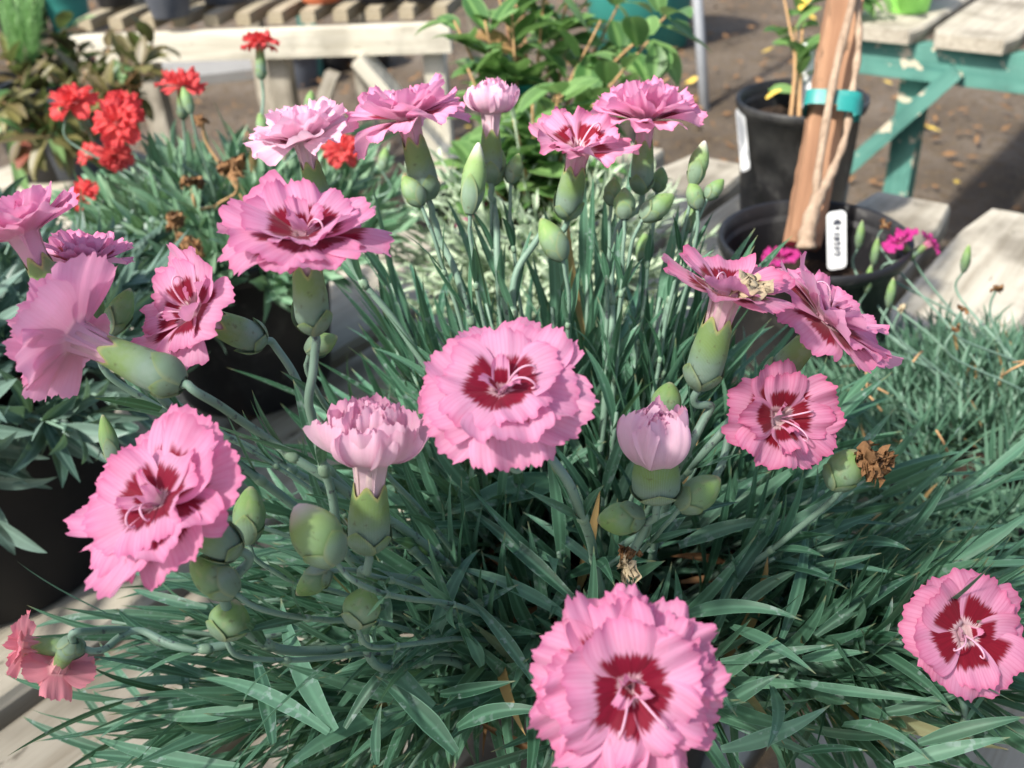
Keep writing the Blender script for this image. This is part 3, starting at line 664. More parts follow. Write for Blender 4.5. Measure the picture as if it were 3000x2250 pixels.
BL = [ # px, py, depth, normal(right, up, to lens), radius, kind, mat, options, stem via
 (1845,2010,.235,(-.03,.13,1),.0219,'frilly','pink',dict(ruff=.17,teeth=15,spin=.3,label='largest and lowest pink blossom, facing the lens, with a ruffled edge and crimson eye'),None),
 (1470,1150,.262,(-.10,.62,.76),.0228,'full','pink',dict(ruff=.09,label='round pink blossom in the middle of the photo with a curling white style'),[(1600,1330,.275),(1690,1470,.30)]),
 (470,1475,.252,(-.42,.52,.72),.0236,'full','pink',dict(ruff=.10,label='big pink blossom on the left, tilted up to the left in front of the dark pot'),[(660,1760,.28),(820,1900,.31)]),
 (890,695,.272,(.02,.80,.55),.0232,'full','pink',dict(ruff=.10,label='wide pink blossom over the grey-green calyx, left of the middle'),[(908,1190,.30),(960,1400,.315),(1040,1650,.34)]),
 (560,915,.30,(-.62,.30,.70),.0195,'broad','pink',dict(ruff=.13,label='half turned pink blossom with curled crimson centre petal',cl=.019),[(905,1190,.305),(960,1380,.32)]),
 (225,985,.285,(-.80,.36,-.05),.0215,'side','pink',dict(ruff=.08,label='pink blossom seen from the side facing left on a long stem',cl=.024,claw=.013,cr=.0058),[(760,1270,.31),(975,1415,.32)]),
 (70,690,.30,(-.35,.85,.25),.0200,'side','pink',dict(ruff=.10,label='pink blossom cut by the left edge'),[(330,1000,.31),(560,1250,.33)]),
 (250,770,.33,(.05,.92,.35),.0160,'side','pink',dict(ruff=.10,label='small pink blossom behind the left edge blossom'),None),
 (890,410,.40,(-.16,.85,.42),.0222,'side','pale',dict(ruff=.12,label='pale blossom nearly white where the sun strikes it, upper left',cl=.022,claw=.012),None),
 (1195,350,.40,(-.22,.88,.32),.0245,'flop','pink',dict(ruff=.12,label='pink blossom with a petal hanging down, second of the top row',cl=.025,claw=.010,cr=.006),[(1290,700,.41),(1370,900,.42)]),
 (1438,330,.42,(.0,.95,.30),.0165,'cup','pale',dict(ruff=.06,label='small whitish half-open blossom at the top of the picture',cl=.021,cr=.005),[(1450,620,.43),(1470,850,.43)]),
 (1695,435,.40,(.12,.74,.60),.0212,'broad','deep',dict(ruff=.14,styles=1,label='pink blossom with jagged petals and dark eye, left of the right pair at the top',cl=.024,cr=.0058),[(1575,700,.41),(1500,880,.42)]),
 (1890,350,.42,(.0,.88,.40),.0232,'side','pink',dict(ruff=.12,label='pink blossom on a pale green tube, right end of the top row',cl=.022,claw=.012),[(1800,700,.42),(1790,1000,.43)]),
 (2130,855,.315,(.18,.88,.42),.0210,'broad','deep',dict(ruff=.08,styles=1,label='fading pink blossom with a shrivelled cream centre',cl=.025,cr=.0062,claw=.012),[(2080,1200,.33),(2000,1340,.34)]),
 (2420,940,.338,(.50,.66,.36),.0250,'full','pink',dict(ruff=.10,styles=1,label='pink blossom tipped to the right with curled petals in its middle'),[(2180,1180,.335),(2060,1330,.345)]),
 (2285,1225,.33,(.22,.12,.95),.0190,'broad','deep',dict(ruff=.15,label='deep pink open blossom with white streaks and crimson eye'),[(2080,1420,.35),(1900,1550,.36)]),
 (2825,1855,.315,(.10,.18,.95),.0192,'flat','deep',dict(ruff=.04,teeth=8,label='flat pink blossom with a dark ring by the right edge'),[(2830,2080,.33),(2700,2230,.34)]),
 (1085,1350,.288,(.06,.95,.28),.0212,'cup','pale',dict(ruff=.10,label='half-open pale pink cup on a white and green tube',cl=.021,cr=.0064,claw=.010),[(1060,1700,.31),(1100,1950,.34)]),
 (1922,1352,.315,(-.06,.94,.42),.0178,'tight','pale',dict(ruff=.13,teeth=14,label='pale pink bud just opening, round as a ball',cl=.0165,cr=.0080,claw=-.004,styles=0),[(1880,1560,.33),(1830,1700,.35)]),
 (75,1890,.36,(-.95,.12,.2),.0130,'mini','salmon',dict(ruff=.10,label='small faded pink blossom edge-on by the lower left edge',cl=.017,cr=.0036,claw=.004,styles=0),[(400,1850,.38),(600,1900,.38)]),
 (170,1955,.36,(-.42,-.55,-.35),.0130,'mini','salmon',dict(ruff=.10,label='small faded pink blossom hanging down at the lower left',cl=.013,cr=.0036,claw=.004,styles=0),[(400,1852,.382),(600,1900,.38)]),
]
for k, (px, py, d, n, R__, kind, mat, opt, via) in enumerate(BL):
    nn_ = CV(*n); b, base = blossom(pk, P(px, py, d), nn_, R__, kind, mat, seed=k, **opt)
    bd = float(np.dot(CV(0, 0, -1), base - np.array([0, 0, CAMZ])))
    pts = [base + nn_ * .001, base - nn_ * .006] + [P(q[0], q[1], max(q[2], bd + .006)) for q in (via or [])]
    e = pts[-1]; rt = rootpt(e, k)
    if via: pts += [e + (rt - e) * .5 + Z * .008, rt]
    else: pts = cub(base + nn_ * .001, base - nn_ * .03, rt + Z * .06 + (base - rt) * .3, rt)
    stem(pts, .00145, pk, seed=k, first=.05 if via else .035, every=.05)
# shrivelled middle of the fading blossom
crumple(pk, P(2200, 838, .308), .011, 'tan', 3, 'withered_centre', 6, CV(.2, .9, .4), .5)
# closed buds : tip px, base px, depth, width px, material
BUDS = [((868,1480),(985,1650),.268,150,'budw','largest green bud with a creamy tip, below the left blossom'),((868,1742),(965,1668),.30,75,'bud',None),((1075,1722),(1045,1835),.30,112,'bud',None),
 ((690,1758),(655,1870),.285,120,'bud',None),((735,1425),(725,1590),.33,95,'bud',None),((1402,418),(1375,625),.38,72,'budw','slim upright bud with a white tip in the top row'),((1180,515),(1235,600),.40,62,'bud',None),
 ((1470,440),(1440,540),.43,58,'bud',None),((1520,450),(1495,535),.43,50,'bud',None),((1830,550),(1830,640),.41,66,'bud',None),((1975,570),(1880,640),.41,68,'bud',None),((1585,640),(1650,760),.40,78,'bud',None),
 ((1940,490),(1925,560),.44,50,'bud',None),((2065,412),(2030,540),.42,58,'budw','narrow bud with a white tip to the right of the top row'),((2025,530),(2045,610),.42,52,'bud',None),((2120,525),(2070,580),.42,44,'bud',None),((2040,585),(2010,680),.43,44,'bud',None),
 ((1890,680),(1880,770),.50,46,'bud',None),((988,985),(900,1030),.30,66,'bud',None),((382,845),(325,975),.33,72,'bud',None),((1965,1120),(1940,1235),.34,90,'bud',None),((1750,1525),(1885,1515),.325,98,'bud',None),
 ((2108,1400),(1990,1490),.325,100,'bud',None),((300,1215),(335,1360),.34,52,'bud',None),((1800,520),(1790,600),.42,52,'bud',None),((560,1640),(690,1740),.27,110,'bud',None)]
for k, (t_, b_, d, wpx, mat, lab) in enumerate(BUDS):
    tp, bp = P(*t_, d), P(*b_, d); bud(pk, tp, bp, wpx / FPX * d, mat, k, .55 if wpx < 90 else .3, label=lab)
    dn = nrm(bp - tp); rt = rootpt(bp, k + 40)
    stem(cub(bp - dn * .001, bp + (dn * .6 - Z * .4) * .022, rt + Z * .03 + (bp - rt) * .3, rt), .0009, pk, seed=60 + k, first=.03, LW=.0034, LL=.040)
# spent blooms
cb = P(2450,1400,.345)
bud(pk, P(2510,1320,.34), P(2440,1430,.345), .0125, 'bud', 70, .1, 'bud', 'green calyx holding a crumpled brown bloom')
crumple(pk, P(2560,1350,.338), .0115, 'dry', 1, 'withered_bloom', 12, CV(.4, .6, .3), 1.3)
stem([P(2440,1428,.345), P(2420,1480,.35), rootpt(P(2300,1600,.36))], .0011, pk, seed=95)
crumple(pk, P(1845,1615,.335), .0068, 'dry', 2, 'withered_bloom', 6, CV(0, 1, .2), .8)
crumple(pk, P(1852,1665,.334), .0075, 'tan', 7, 'withered_bloom', 7, CV(.2, 1, .1), 1.9)
# broad bracts / pale leaves seen among the stems
for t_ in [(1175,560,1165,640,60,.2),(860,790,740,800,44,.3)]: pass
# dry leaves at the foot of the plant
q = MB(); rs = np.random.RandomState(2)
for i in range(60):
    a = rs.rand() * 6.28; r = rs.uniform(.02, .11); p = C0 + np.array([r * math.cos(a), r * math.sin(a) - .02, rs.uniform(-.02, .03)])
    leaf(q, p, np.array([rs.uniform(-1, 1), rs.uniform(-1, 1), rs.uniform(-.3, .5)]), rs.uniform(.02, .04), rs.uniform(.002, .005), rs.uniform(-.5, 1.2), v=.6, twist=rs.uniform(-1, 1))
tag(q.build('dead_leaves', M['brownleaf'], pk), kind='stuff')
tag(FOL.build('foliage', M['leaf'], pk), kind='stuff'); tag(STM.build('shoots', M['stem'], pk), kind='stuff')

# ================================================================== red carnations
def mound(root, c, rad_, n, LL, LW, rs, mat, sh=(.05, .09), tiltmax=75, nl=5, spread=.7, droop=.4, up=.3, z0=0.):
    f, s = MB(), MB()
    for i in range(n):
        a = rs.rand() * 2 * PI; q = math.sqrt(rs.rand()); tilt = rad(5 + tiltmax * q + rs.uniform(-10, 10)); p = c + np.array([math.cos(a), math.sin(a), 0]) * rad_ * q * .6
        d = np.array([math.cos(a) * math.sin(tilt), math.sin(a) * math.sin(tilt), math.cos(tilt)])
        shoot(f, s, p, d, rs.uniform(*sh), nl, LL, LW, rs, bend=up, spread=spread, droop=droop, stemr=.0013)
    tag(f.build('foliage', M[mat], root), kind='stuff'); tag(s.build('shoots', M['stem'], root), kind='stuff')
rp = np.array([-.235, .79, BT + .0005])
pot(tuple(rp), .088, .068, .15, 'pot', 'black pot under the red carnation plant')
rc = rp + Z * .145
rdp = thing('carnation_plant', rc, 'grey-green carnation plant with bright red blossoms and brown spent blooms', 'plant')
mound(rdp, rc - Z * .01, .16, 170, .037, .0076, np.random.RandomState(5), 'leaf_red', sh=(.03, .085), tiltmax=76, droop=.5)
def fstem(root, base, n, rt, r=.0013, mat='stem'):
    mb = MB(); pts = bez([base + n * .001, base - n * .02, base * .5 + rt * .5 - n * .004, rt], 8); tube(mb, pts, r, 8); mb.build('stem', M[mat], root)
RB = [(215,300,.80,(-.1,.6,.8),.0215,'loose'),(345,358,.78,(.1,.3,.95),.0220,'loose'),(355,300,.80,(.1,.7,.6),.0150,'loose'),(530,250,.84,(.1,.8,.5),.0215,'loose'),(760,128,.84,(0,.97,.25),.0165,'flop'),(335,455,.79,(.1,-.6,.6),.0150,'loose'),
      (1003,440,.80,(.2,.25,.9),.0165,'loose'),(245,570,.80,(-.4,.4,.8),.0150,'loose'),(255,450,.83,(-.4,.3,.7),.0110,'mini')]
for k, (px, py, d, n, r_, kind) in enumerate(RB):
    nn_ = CV(*n); b, base = blossom(rdp, P(px, py, d), nn_, r_, kind, 'red', seed=200 + k, cl=.024, cr=.0045, claw=.006, ruff=.16, styles=0, teeth=4)
    b['label'] = ['red blossom at the left end of the row of red ones','largest red blossom with loose petals, tipped towards the lens','small red blossom just above the largest red one','red blossom beside a pale green bud','single red blossom on a tall stalk before the white bench','drooping red blossom under the largest red one','coral red blossom between two pink ones','dull red blossom low on the left side','small red blossom half hidden by leaves'][k]
    fstem(rdp, base, nn_, rc + np.array([rs.uniform(-.05, .05), rs.uniform(-.05, .05), 0]))
for k, (px, py, d, sz) in enumerate([(678,485,.74,.017),(560,535,.74,.015),(506,645,.73,.014),(565,728,.71,.014),(592,353,.80,.010),(540,700,.72,.009)]):
    p = P(px, py, d); crumple(rdp, p, sz, 'dry', 20 + k, 'withered_bloom', 9, Z, 1.0); fstem(rdp, p, Z, rc + np.array([rs.uniform(-.04, .04), rs.uniform(-.04, .04), 0]), .0012, 'stick')
# red plant: upright shoots and a few pale buds on stalks
for k, (t_, b_, d) in enumerate([((760,330),(775,410),.78),((535,255),(560,330),.78),((912,265),(905,330),.82),((185,290),(190,350),.80),((1130,430),(1120,500),.80)]):
    bud(rdp, P(*t_, d), P(*b_, d), .009, 'bud', 120 + k, .5); fstem(rdp, P(*b_, d), Z, rc, .001)

# ================================================================== dusky broad leaved plant, left
lp = np.array([-.385, .572, BT + .0005])
pot(tuple(lp), .112, .092, .165, 'potblack', 'black pot at the left edge under drooping dusky leaves')
lc = lp + Z * .16; ldp = thing('leafy_plant', lc, 'dusky blue-green plant with spoon shaped leaves drooping over a black pot at left', 'plant')
mound(ldp, lc, .20, 190, .050, .0105, np.random.RandomState(15), 'leaf_left', sh=(.03, .085), tiltmax=88, nl=4, spread=.9, droop=.8, up=-.1)

# ================================================================== fine leaved magenta dianthus, right
fp = np.array([.325, .535, BT + .0005])
pot(tuple(fp), .09, .07, .07, 'pot', 'black pot hidden under the fine leaved magenta flowered plant')
fc = fp + Z * .055; fdp = thing('dianthus_plant', fc, 'spreading fine leaved plant with tiny magenta flowers on the right', 'plant')
mound(fdp, fc, .225, 620, .034, .0030, np.random.RandomState(25), 'leaf_fine', sh=(.010, .046), tiltmax=84, nl=5, spread=.85, droop=.35)
FB = [(2285,755,.80,(-.1,.8,.4),.0165,'mini'),(2640,705,.74,(-.5,.55,.3),.0140,'mini'),(2725,712,.74,(.6,.4,.2),.0115,'mini'),(2185,908,.60,(0,.3,.9),.003,'mini')]
for k, (px, py, d, n, r_, kind) in enumerate(FB[:3]):
    nn_ = CV(*n); b, base = blossom(fdp, P(px, py, d), nn_, r_, kind, 'magenta', seed=300 + k, cl=.016, cr=.0032, claw=.004, ruff=.16, styles=0, teeth=5)
    fstem(fdp, base, nn_, fc + np.array([(.06, .10, .12)[k] - .05, .10, 0]), .0009)
for k, (px, py, d) in enumerate([(2830,760,.72),(2610,860,.68),(2520,690,.74),(2565,740,.74),(2545,820,.72)]):
    p = P(px, py, d); bud(fdp, p + Z * .012, p - Z * .010, .0062, 'bud', 150 + k, .5); fstem(fdp, p - Z * .009, Z, fc + np.array([rs.uniform(-.03, .08), rs.uniform(0, .08), 0]), .0009)
for k, (px, py, d, sz, m) in enumerate([(2920,845,.66,.007,'dry'),(2820,905,.64,.006,'dry'),(2595,660,.74,.008,'dry'),(2640,905,.66,.005,'tan'),(2800,960,.62,.005,'dry'),(2440,890,.66,.006,'tan')]):
    p = P(px, py, d); crumple(fdp, p, sz, m, 40 + k, 'withered_bloom', 6, Z, 1.4); fstem(fdp, p, Z, fc + np.array([rs.uniform(0, .1), rs.uniform(0, .06), 0]), .0008)
q = MB()
for i in range(16):
    p = G(rs.uniform(2250, 3000), rs.uniform(950, 1650), BT + .15); d = np.array([rs.uniform(-1, 1), rs.uniform(-1, 1), rs.uniform(-.1, .9)]); tube(q, [p, p + nrm(d) * .008 + Z * .001, p + nrm(d) * .018], .0007, 5)
tag(q.build('dry_stalks', M['stick'], fdp), kind='stuff')

# ================================================================== silvery plant behind the middle
sc = G(1600, 860, BT + .08); sc[2] = BT + .075
pot((sc[0], sc[1], BT + .0005), .075, .06, .075, 'potgrey', 'low grey pot under the silvery plant in the middle')
svp = thing('silver_plant', sc, 'feathery silver-green plant behind the pink carnations in the middle', 'plant')
f = MB(); s_ = MB(); r2 = np.random.RandomState(9)
for i in range(260):
    a = r2.rand() * 6.28; q_ = math.sqrt(r2.rand()); tl = rad(10 + 75 * q_); d = np.array([math.cos(a) * math.sin(tl), math.sin(a) * math.sin(tl), math.cos(tl)])
    shoot(f, s_, sc + d * .02, d, r2.uniform(.06, .145), 8, .022, .0044, r2, bend=.3, spread=.85, droop=1.2)
tag(f.build('foliage', M['leaf_silver'], svp), kind='stuff'); tag(s_.build('shoots', M['leaf_silver'], svp), kind='stuff')
for k, (px, py) in enumerate([(1400,610),(1365,660),(1425,635)]):
    p = P(px, py, .86); b, base = blossom(svp, p, CV(-.1 + .2 * k, .5, .8), .009, 'mini', 'magenta', seed=330 + k, calyx=False, styles=0, teeth=6, label='tiny magenta flower left of the shrub pot'); fstem(svp, p - Z * .004, Z, sc, .0008)

# ================================================================== climbing shrub with stake, centre top
shp = G(1545, 655, BT + .145); shp = np.array([shp[0], shp[1] + .06, BT + .0005])
pot(tuple(shp), .085, .066, .145, 'potgrey', 'grey pot under the broad leaved climbing shrub')
shb = thing('climbing_shrub', shp + Z * .12, 'climbing shrub with broad glossy green leaves and reddish twigs at top centre', 'shrub')
def leafy(root, paths, LL, LW, mat, n, rs, stemr=.002, seed=0, twig='stick', shape=1.0, spread=1.0, name='foliage'):
    f = MB()
    for pth in paths:
        pts = bez(pth, 7); m = MB(); tube(m, pts, [stemr * (1.2 - .8 * i / len(pts)) for i in range(len(pts))], 7); m.build('twig', M[twig], root)
        for i in range(n):
            x = rs.uniform(.12, 1) * (len(pts) - 1); k = min(len(pts) - 2, int(x)); c = pts[k] + (pts[k + 1] - pts[k]) * (x - k); ax = nrm(pts[k + 1] - pts[k]); Fm = frame(ax); a = rs.rand() * 6.28
            o = Fm[:, 0] * math.cos(a) + Fm[:, 1] * math.sin(a); d = nrm(ax * .4 + o * spread + Z * rs.uniform(-.3, .4)); c2 = c + d * .008
            tube(f, [c, c2], .0008, 4); leaf(f, c2, d, LL * rs.uniform(.55, 1.2), LW * rs.uniform(.7, 1.2), rs.uniform(.1, .9), v=rs.uniform(.1, .5), rnd=rs.rand(), twist=rs.uniform(-.5, .5), shape=shape, nseg=7)
    tag(f.build(name, M[mat], root), kind='stuff')
r3 = np.random.RandomState(33); paths = []
b0 = shp + Z * .12
for (x1, y1, x2, y2, dd) in [(1520,420,1500,40,.0),(1560,350,1600,-80,.02),(1600,400,1760,60,.0),(1620,450,1900,120,-.03),(1500,500,1370,200,-.02),(1480,380,1330,60,.02),(1650,330,1850,-60,.05),(1540,300,1440,-80,.03),(1600,520,1700,330,-.05),(1480,560,1420,420,-.04),(1600,250,1700,-120,.03),(1700,380,1960,230,-.02),(1560,500,1560,300,-.06),(1750,250,1960,40,.02),(1600,560,1650,450,-.07),(1500,600,1400,520,-.06),(1620,600,1720,500,-.06),(1540,520,1500,330,-.09),(1600,480,1640,260,-.09),(1470,300,1420,60,.0),(1650,150,1560,-60,.04)]:
    dep = .93 + dd; paths.append([b0 + np.array([r3.uniform(-.02, .02), r3.uniform(-.02, .02), 0]), P(x1, y1, dep), P(x2, y2, dep - .03)])
leafy(shb, paths, .048, .023, 'leaf_shrub', 20, r3, .0022, shape=1.3)
def rod(name, p, q, wx, wy, mat, label, cat):
    c = (np.asarray(p) + q) / 2; t = plank(None, c, np.linalg.norm(q - p), wx, wy, mat, np.stack([nrm(q - p), nrm(np.cross(q - p, CV(0, 0, 1))), nrm(np.cross(q - p, np.cross(q - p, CV(0, 0, 1)))) * -1], 1), name); return tag(t, label, cat)
M['stake_l'] = wood_mat('stake_wood_grain', (.31, .17, .10), (.46, .27, .16), (.13, .065, .038), stain=.3)
rod('wooden_stake', shp + Z * .05, P(1505, -60, 1.0), .020, .020, M['stake_l'], 'orange-brown wooden stake standing inside the climbing shrub', 'stake')
def tie(c, ax, rx, h, label, tail=None):
    mb = MB(); ax = nrm(ax); Fm = frame(ax); V = []; nc = 28
    for z in (-h / 2, -h / 6, h / 6, h / 2):
        for j in range(nc):
            a = 2 * PI * j / nc; sq = 1 / max(abs(math.cos(a)), abs(math.sin(a))) ** .75; V.append(c + ax * z + (Fm[:, 0] * math.cos(a) * rx[0] + Fm[:, 1] * math.sin(a) * rx[1]) * sq)
    mb.add(V, gridf(4, nc, True)); o = mb.build('plant_tie', M['tape'], None); return tag(o, label, 'plant tie')
tie(P(1530, 250, .95), Z, (.022, .018), .012, 'teal plastic tie around the stake in the climbing shrub')

# ================================================================== two black pots on the right
fr = G(2385, 690, BT + .15); fr = np.array([fr[0], fr[1], BT + .0005])
rimr = 277 / FPX * float(np.dot(CV(0, 0, -1), fr + Z * .15 - np.array([0, 0, CAMZ])))
pot(tuple(fr), rimr - .004, rimr * .80, .15, 'pot', 'wide black pot in front holding the staked twisted stem', soil=.66)
rr_ = G(2350, 283, BT + .145); rr_ = np.array([rr_[0], rr_[1], BT + .0005]); r2_ = 190 / FPX * float(np.dot(CV(0, 0, -1), rr_ + Z * .145 - np.array([0, 0, CAMZ])))
pot(tuple(rr_), r2_ - .004, r2_ * .80, .145, 'pot', 'black pot behind the staked one, scuffed grey, with a white tag on its left rim', soil=.80)
dF = float(np.dot(CV(0, 0, -1), fr + Z * .12 - np.array([0, 0, CAMZ])))
s0 = P(2352, 720, dF + .01); s1 = P(2482, -30, dF + .035)
rod('wooden_stake', s0, s1, .027, .018, M['stake_l'], 'square orange-brown wooden stake leaning in the wide black pot', 'stake')
tw = thing('twisted_vine', P(2372, 715, dF), 'grey-brown twisted vine stem tied to the leaning stake', 'vine')
m = MB(); pth = bez([P(2362,730,dF-.022), P(2368,670,dF-.022), P(2398,575,dF-.016), P(2432,515,dF-.014), P(2476,405,dF-.008), P(2497,271,dF-.002), P(2517,120,dF+.006), P(2508,-30,dF+.015)], 8)
tube(m, pth, [.0075 - .0048 * min(1, i / 30) + .0006 * math.sin(i * 1.3) for i in range(len(pth))], 10); m.build('main_stem', M['bark'], tw)
m = MB(); pth = bez([P(2392,590,dF-.018), P(2395,520,dF-.016), P(2425,330,dF-.01), P(2452,190,dF-.004), P(2500,0,dF+.004), P(2512,-40,dF+.006)], 8); tube(m, pth, [.0032 + .0003 * math.sin(i) for i in range(len(pth))], 8); m.build('side_stem', M['bark'], tw)
tq = tie(P(2440, 310, dF + .012), nrm(s1 - s0), (.0225, .0165), .0125, 'teal plastic tie binding vine and stake in the wide black pot')
# strip of tape round to the stem on the right
m = MB(); c1, c2 = P(2455,300,dF-.012), P(2528,318,dF-.010); hh = nrm(s1 - s0) * .0063; dz = CV(0, 0, 1) * .004
m.add([c1 - hh, c1 + hh, (c1 + c2) / 2 + dz + hh, (c1 + c2) / 2 + dz - hh, c2 + hh, c2 - hh, c2 - dz * 3 + hh, c2 - dz * 3 - hh], [(0, 3, 2, 1), (3, 5, 4, 2), (5, 7, 6, 4)]); m.build('tape_loop', M['tape'], tq)
# plant label with pen marks
def plate(name, c, ax, W, H, T, mat, label, cat, r=.004):
    mb = MB(); prof = []
    for (sx, sy, a0) in ((1, 1, 0), (-1, 1, 90), (-1, -1, 180), (1, -1, 270)):
        for k in range(5): a = rad(a0 + k * 22.5); prof.append((sx * (W / 2 - r) + r * math.cos(a), sy * (H / 2 - r) + r * math.sin(a)))
    n = len(prof); V = [c + ax @ np.array([x, y, z]) for z in (-T / 2, T / 2) for x, y in prof]
    mb.add(V, gridf(2, n, True) + [tuple(range(n))[::-1], tuple(range(n, 2 * n))]); return tag(mb.build(name, M[mat], None, smooth=False), label, cat)
dl = dF - .055; lx = nrm(P(2482, 702, dl) - P(2420, 700, dl)); ly = nrm(P(2450, 620, dl - .01) - P(2452, 800, dl + .015)); lz = nrm(np.cross(lx, ly)); lx = np.cross(ly, lz); LAX = np.stack([lx, ly, lz], 1)
lc_ = P(2451, 705, dl); pl = plate('plant_label', lc_, LAX, 57 / FPX * dl, 185 / FPX * dl, .0008, 'tag', 'white plastic label with black handwriting upright in the wide black pot', 'plant label')
mb = MB(); r4 = np.random.RandomState(12)
u = 1 / FPX * dl
strokes = [[(-8,62),(4,66),(10,60),(2,57)],[(-10,56),(12,55)],[(-4,40),(6,44),(3,36)],[(-7,24),(8,20)],[(6,10),(-8,14),(-6,4),(8,6)],[(-8,-6),(0,-12),(9,-8),(2,-2)],[(-8,-20),(9,-24)],[(-2,-30),(7,-36)],[(-8,-40),(4,-46),(9,-38)]]
for st in strokes: tube(mb, [lc_ + LAX @ np.array([x * u, y * u, .0006]) for x, y in st], .00055, 5)
mb.build('handwriting', M['ink'], pl)
dR = float(np.dot(CV(0, 0, -1), rr_ + Z * .10 - np.array([0, 0, CAMZ])))
lx2 = nrm(CV(.35, 0, .9)); ly2 = nrm(P(2168, 320, dR) - P(2184, 495, dR)); lz2 = nrm(np.cross(lx2, ly2)); lx2 = np.cross(ly2, lz2)
plate('plant_label', P(2176, 408, dR - .02), np.stack([lx2, ly2, lz2], 1), .016, .070, .001, 'tag', 'white label hanging edge-on from the left rim of the rear black pot', 'plant label')
ly3 = nrm(Z + CV(.1, 0, 0) * .1); lx3 = nrm(np.cross(ly3, CV(0, 0, 1))); lx3 = nrm(CV(1, 0, .3)); lz3 = nrm(np.cross(lx3, ly3)); ly3 = np.cross(lz3, lx3)
plate('plant_label', P(2366, 222, dR + .01), np.stack([lx3, ly3, lz3], 1), .0155, .072, .001, 'tag', 'cream label standing in the rear black pot beside the stake', 'plant label')
rpl = thing('leafy_stem_plant', rr_ + Z * .12, 'young plant with reddish stems and round green leaves in the rear black pot', 'plant')
r5 = np.random.RandomState(3); rb0 = rr_ + Z * .112
leafy(rpl, [[rb0 + np.array([-.01, 0, 0]), P(2330,180,dR), P(2310,60,dR), P(2290,-40,dR)], [rb0, P(2350,100,dR+.02), P(2370,-40,dR+.02)], [rb0, P(2340,200,dR+.01), P(2330,80,dR+.01)]], .032, .024, 'leaf_shrub', 7, r5, .0022, shape=1.6)
m = MB(); [leaf(m, P(x, y, dR), np.array([dx, 0, dz]), L, W, .4, rnd=.5, shape=1.6) for x, y, dx, dz, L, W in [(2345,30,.4,.5,.035,.028),(2245,290,.3,.2,.02,.012)]]; m.build('yellow_leaf', M['yellow'], rpl)

# ================================================================== background things
gl = G(2685, 48, BT); pot((gl[0], gl[1] + .05, BT + .001), .055, .040, .11, 'lime', 'bright lime green pot on the green bench', soil=.8)
lpt = thing('small_leafy_plant', (gl[0] - .11, gl[1] + .03, BT), 'low green plant beside the lime green pot', 'plant')
leafy(lpt, [[np.array([gl[0] - .12, gl[1] + .04, BT]), np.array([gl[0] - .12, gl[1] + .02, BT + .04]), np.array([gl[0] - .10 + .05 * k, gl[1] - .0, BT + .05 + .02 * k])] for k in range(3)], .05, .03, 'leaf_shrub', 7, r5, .0015, shape=1.5)
pole0 = G(2066, 345, 0.0); tp = P(2040, -60, float(np.dot(CV(0, 0, -1), pole0 - np.array([0, 0, CAMZ])))  - .12)
m = MB(); dpl = nrm(tp - pole0); tube(m, [pole0 - dpl * .02, pole0 + dpl * .3, pole0 + dpl * .9], .0165, 16); tube(m, [pole0 + dpl * .48, pole0 + dpl * .52], .020, 16); tag(m.build('metal_pole', M['metal'], None), 'thin grey metal pole standing on the soil right of the shrub', 'pole')
tb = G(1890, 165, 0.0); pot((tb[0], tb[1] + .2, .0), .24, .20, .5, 'tealpot', 'large teal tub on the soil behind the climbing shrub', 'tub', 'tub')
for (x, y, rt, h, mt, lab) in [(885,262,.075,.16,'potgrey','small grey pot on the ground under the white bench'),(985,215,.10,.12,'pot','left dark pot in the shade under the white bench'),(1080,212,.10,.12,'pot','right dark pot in the shade under the white bench')]:
    g_ = G(x, y, 0.0); pot((g_[0], g_[1] + rt * .5, 0.0), rt, rt * .78, h, mt, lab)
for (x, y, rt, h, mt, lab) in [(490,58,.060,.11,'potgrey','grey pot on the left half of the white bench'),(940,12,.07,.10,'terra','terracotta pot on the white bench, seen at the top edge')]:
    g_ = G(x, y, BT + .03); pot((g_[0], g_[1] + rt * .6, BT + .03), rt, rt * .66, h, mt, lab)
g_ = G(915, 245, 0.0); tag(beam(None, g_ + np.array([.0, .1, 0]), g_ + np.array([.0, .1, .45]), .07, .05, M['green'], 'green_post', up=(0, 1, 0)), 'dark green post standing behind the small grey pot', 'post')
for (x, y, rt, h, mt, lab) in [(330,22,.055,.12,'pot','black pot at the left end of the white bench'),(655,14,.07,.14,'potgrey','dark grey pot behind the slats of the white bench, between grey and terracotta pots'),(1110,10,.06,.12,'potblack','black pot on the white bench just right of the terracotta one'),(1235,6,.05,.12,'pot','small black pot at the right end of the white bench')]:
    g_ = G(x, y, BT + .03); pot((g_[0], g_[1] + rt * .6, BT + .03), rt, rt * .74, h, mt, lab)
gt = G(360, 30, BT + .03); wp = thing('wispy_plant', gt, 'wispy yellow-green plant spilling over the left end of the white bench', 'plant'); f = MB(); s_ = MB(); r7 = np.random.RandomState(7)
for k in range(16):
    shoot(f, s_, gt + np.array([0, .03, .11]), np.array([r7.uniform(-1, 1), r7.uniform(-1, .4), r7.uniform(-.3, 1)]), r7.uniform(.06, .15), 8, .025, .006, r7, bend=-.6, spread=.9, droop=.9)
tag(f.build('foliage', M['leaf_lance'], wp), kind='stuff'); tag(s_.build('shoots', M['stick'], wp), kind='stuff')
for (x, y, rt, h, mt, lab) in [(60,60,.14,.20,'potblack','big dark tub on the soil behind the feathery plant'),(200,40,.12,.26,'tealpot','dark teal pot on the soil at the top left')]:
    g_ = G(x, y + 60, 0.0); pot((g_[0], g_[1] + rt * .6, 0), rt, rt * .74, h, mt, lab)
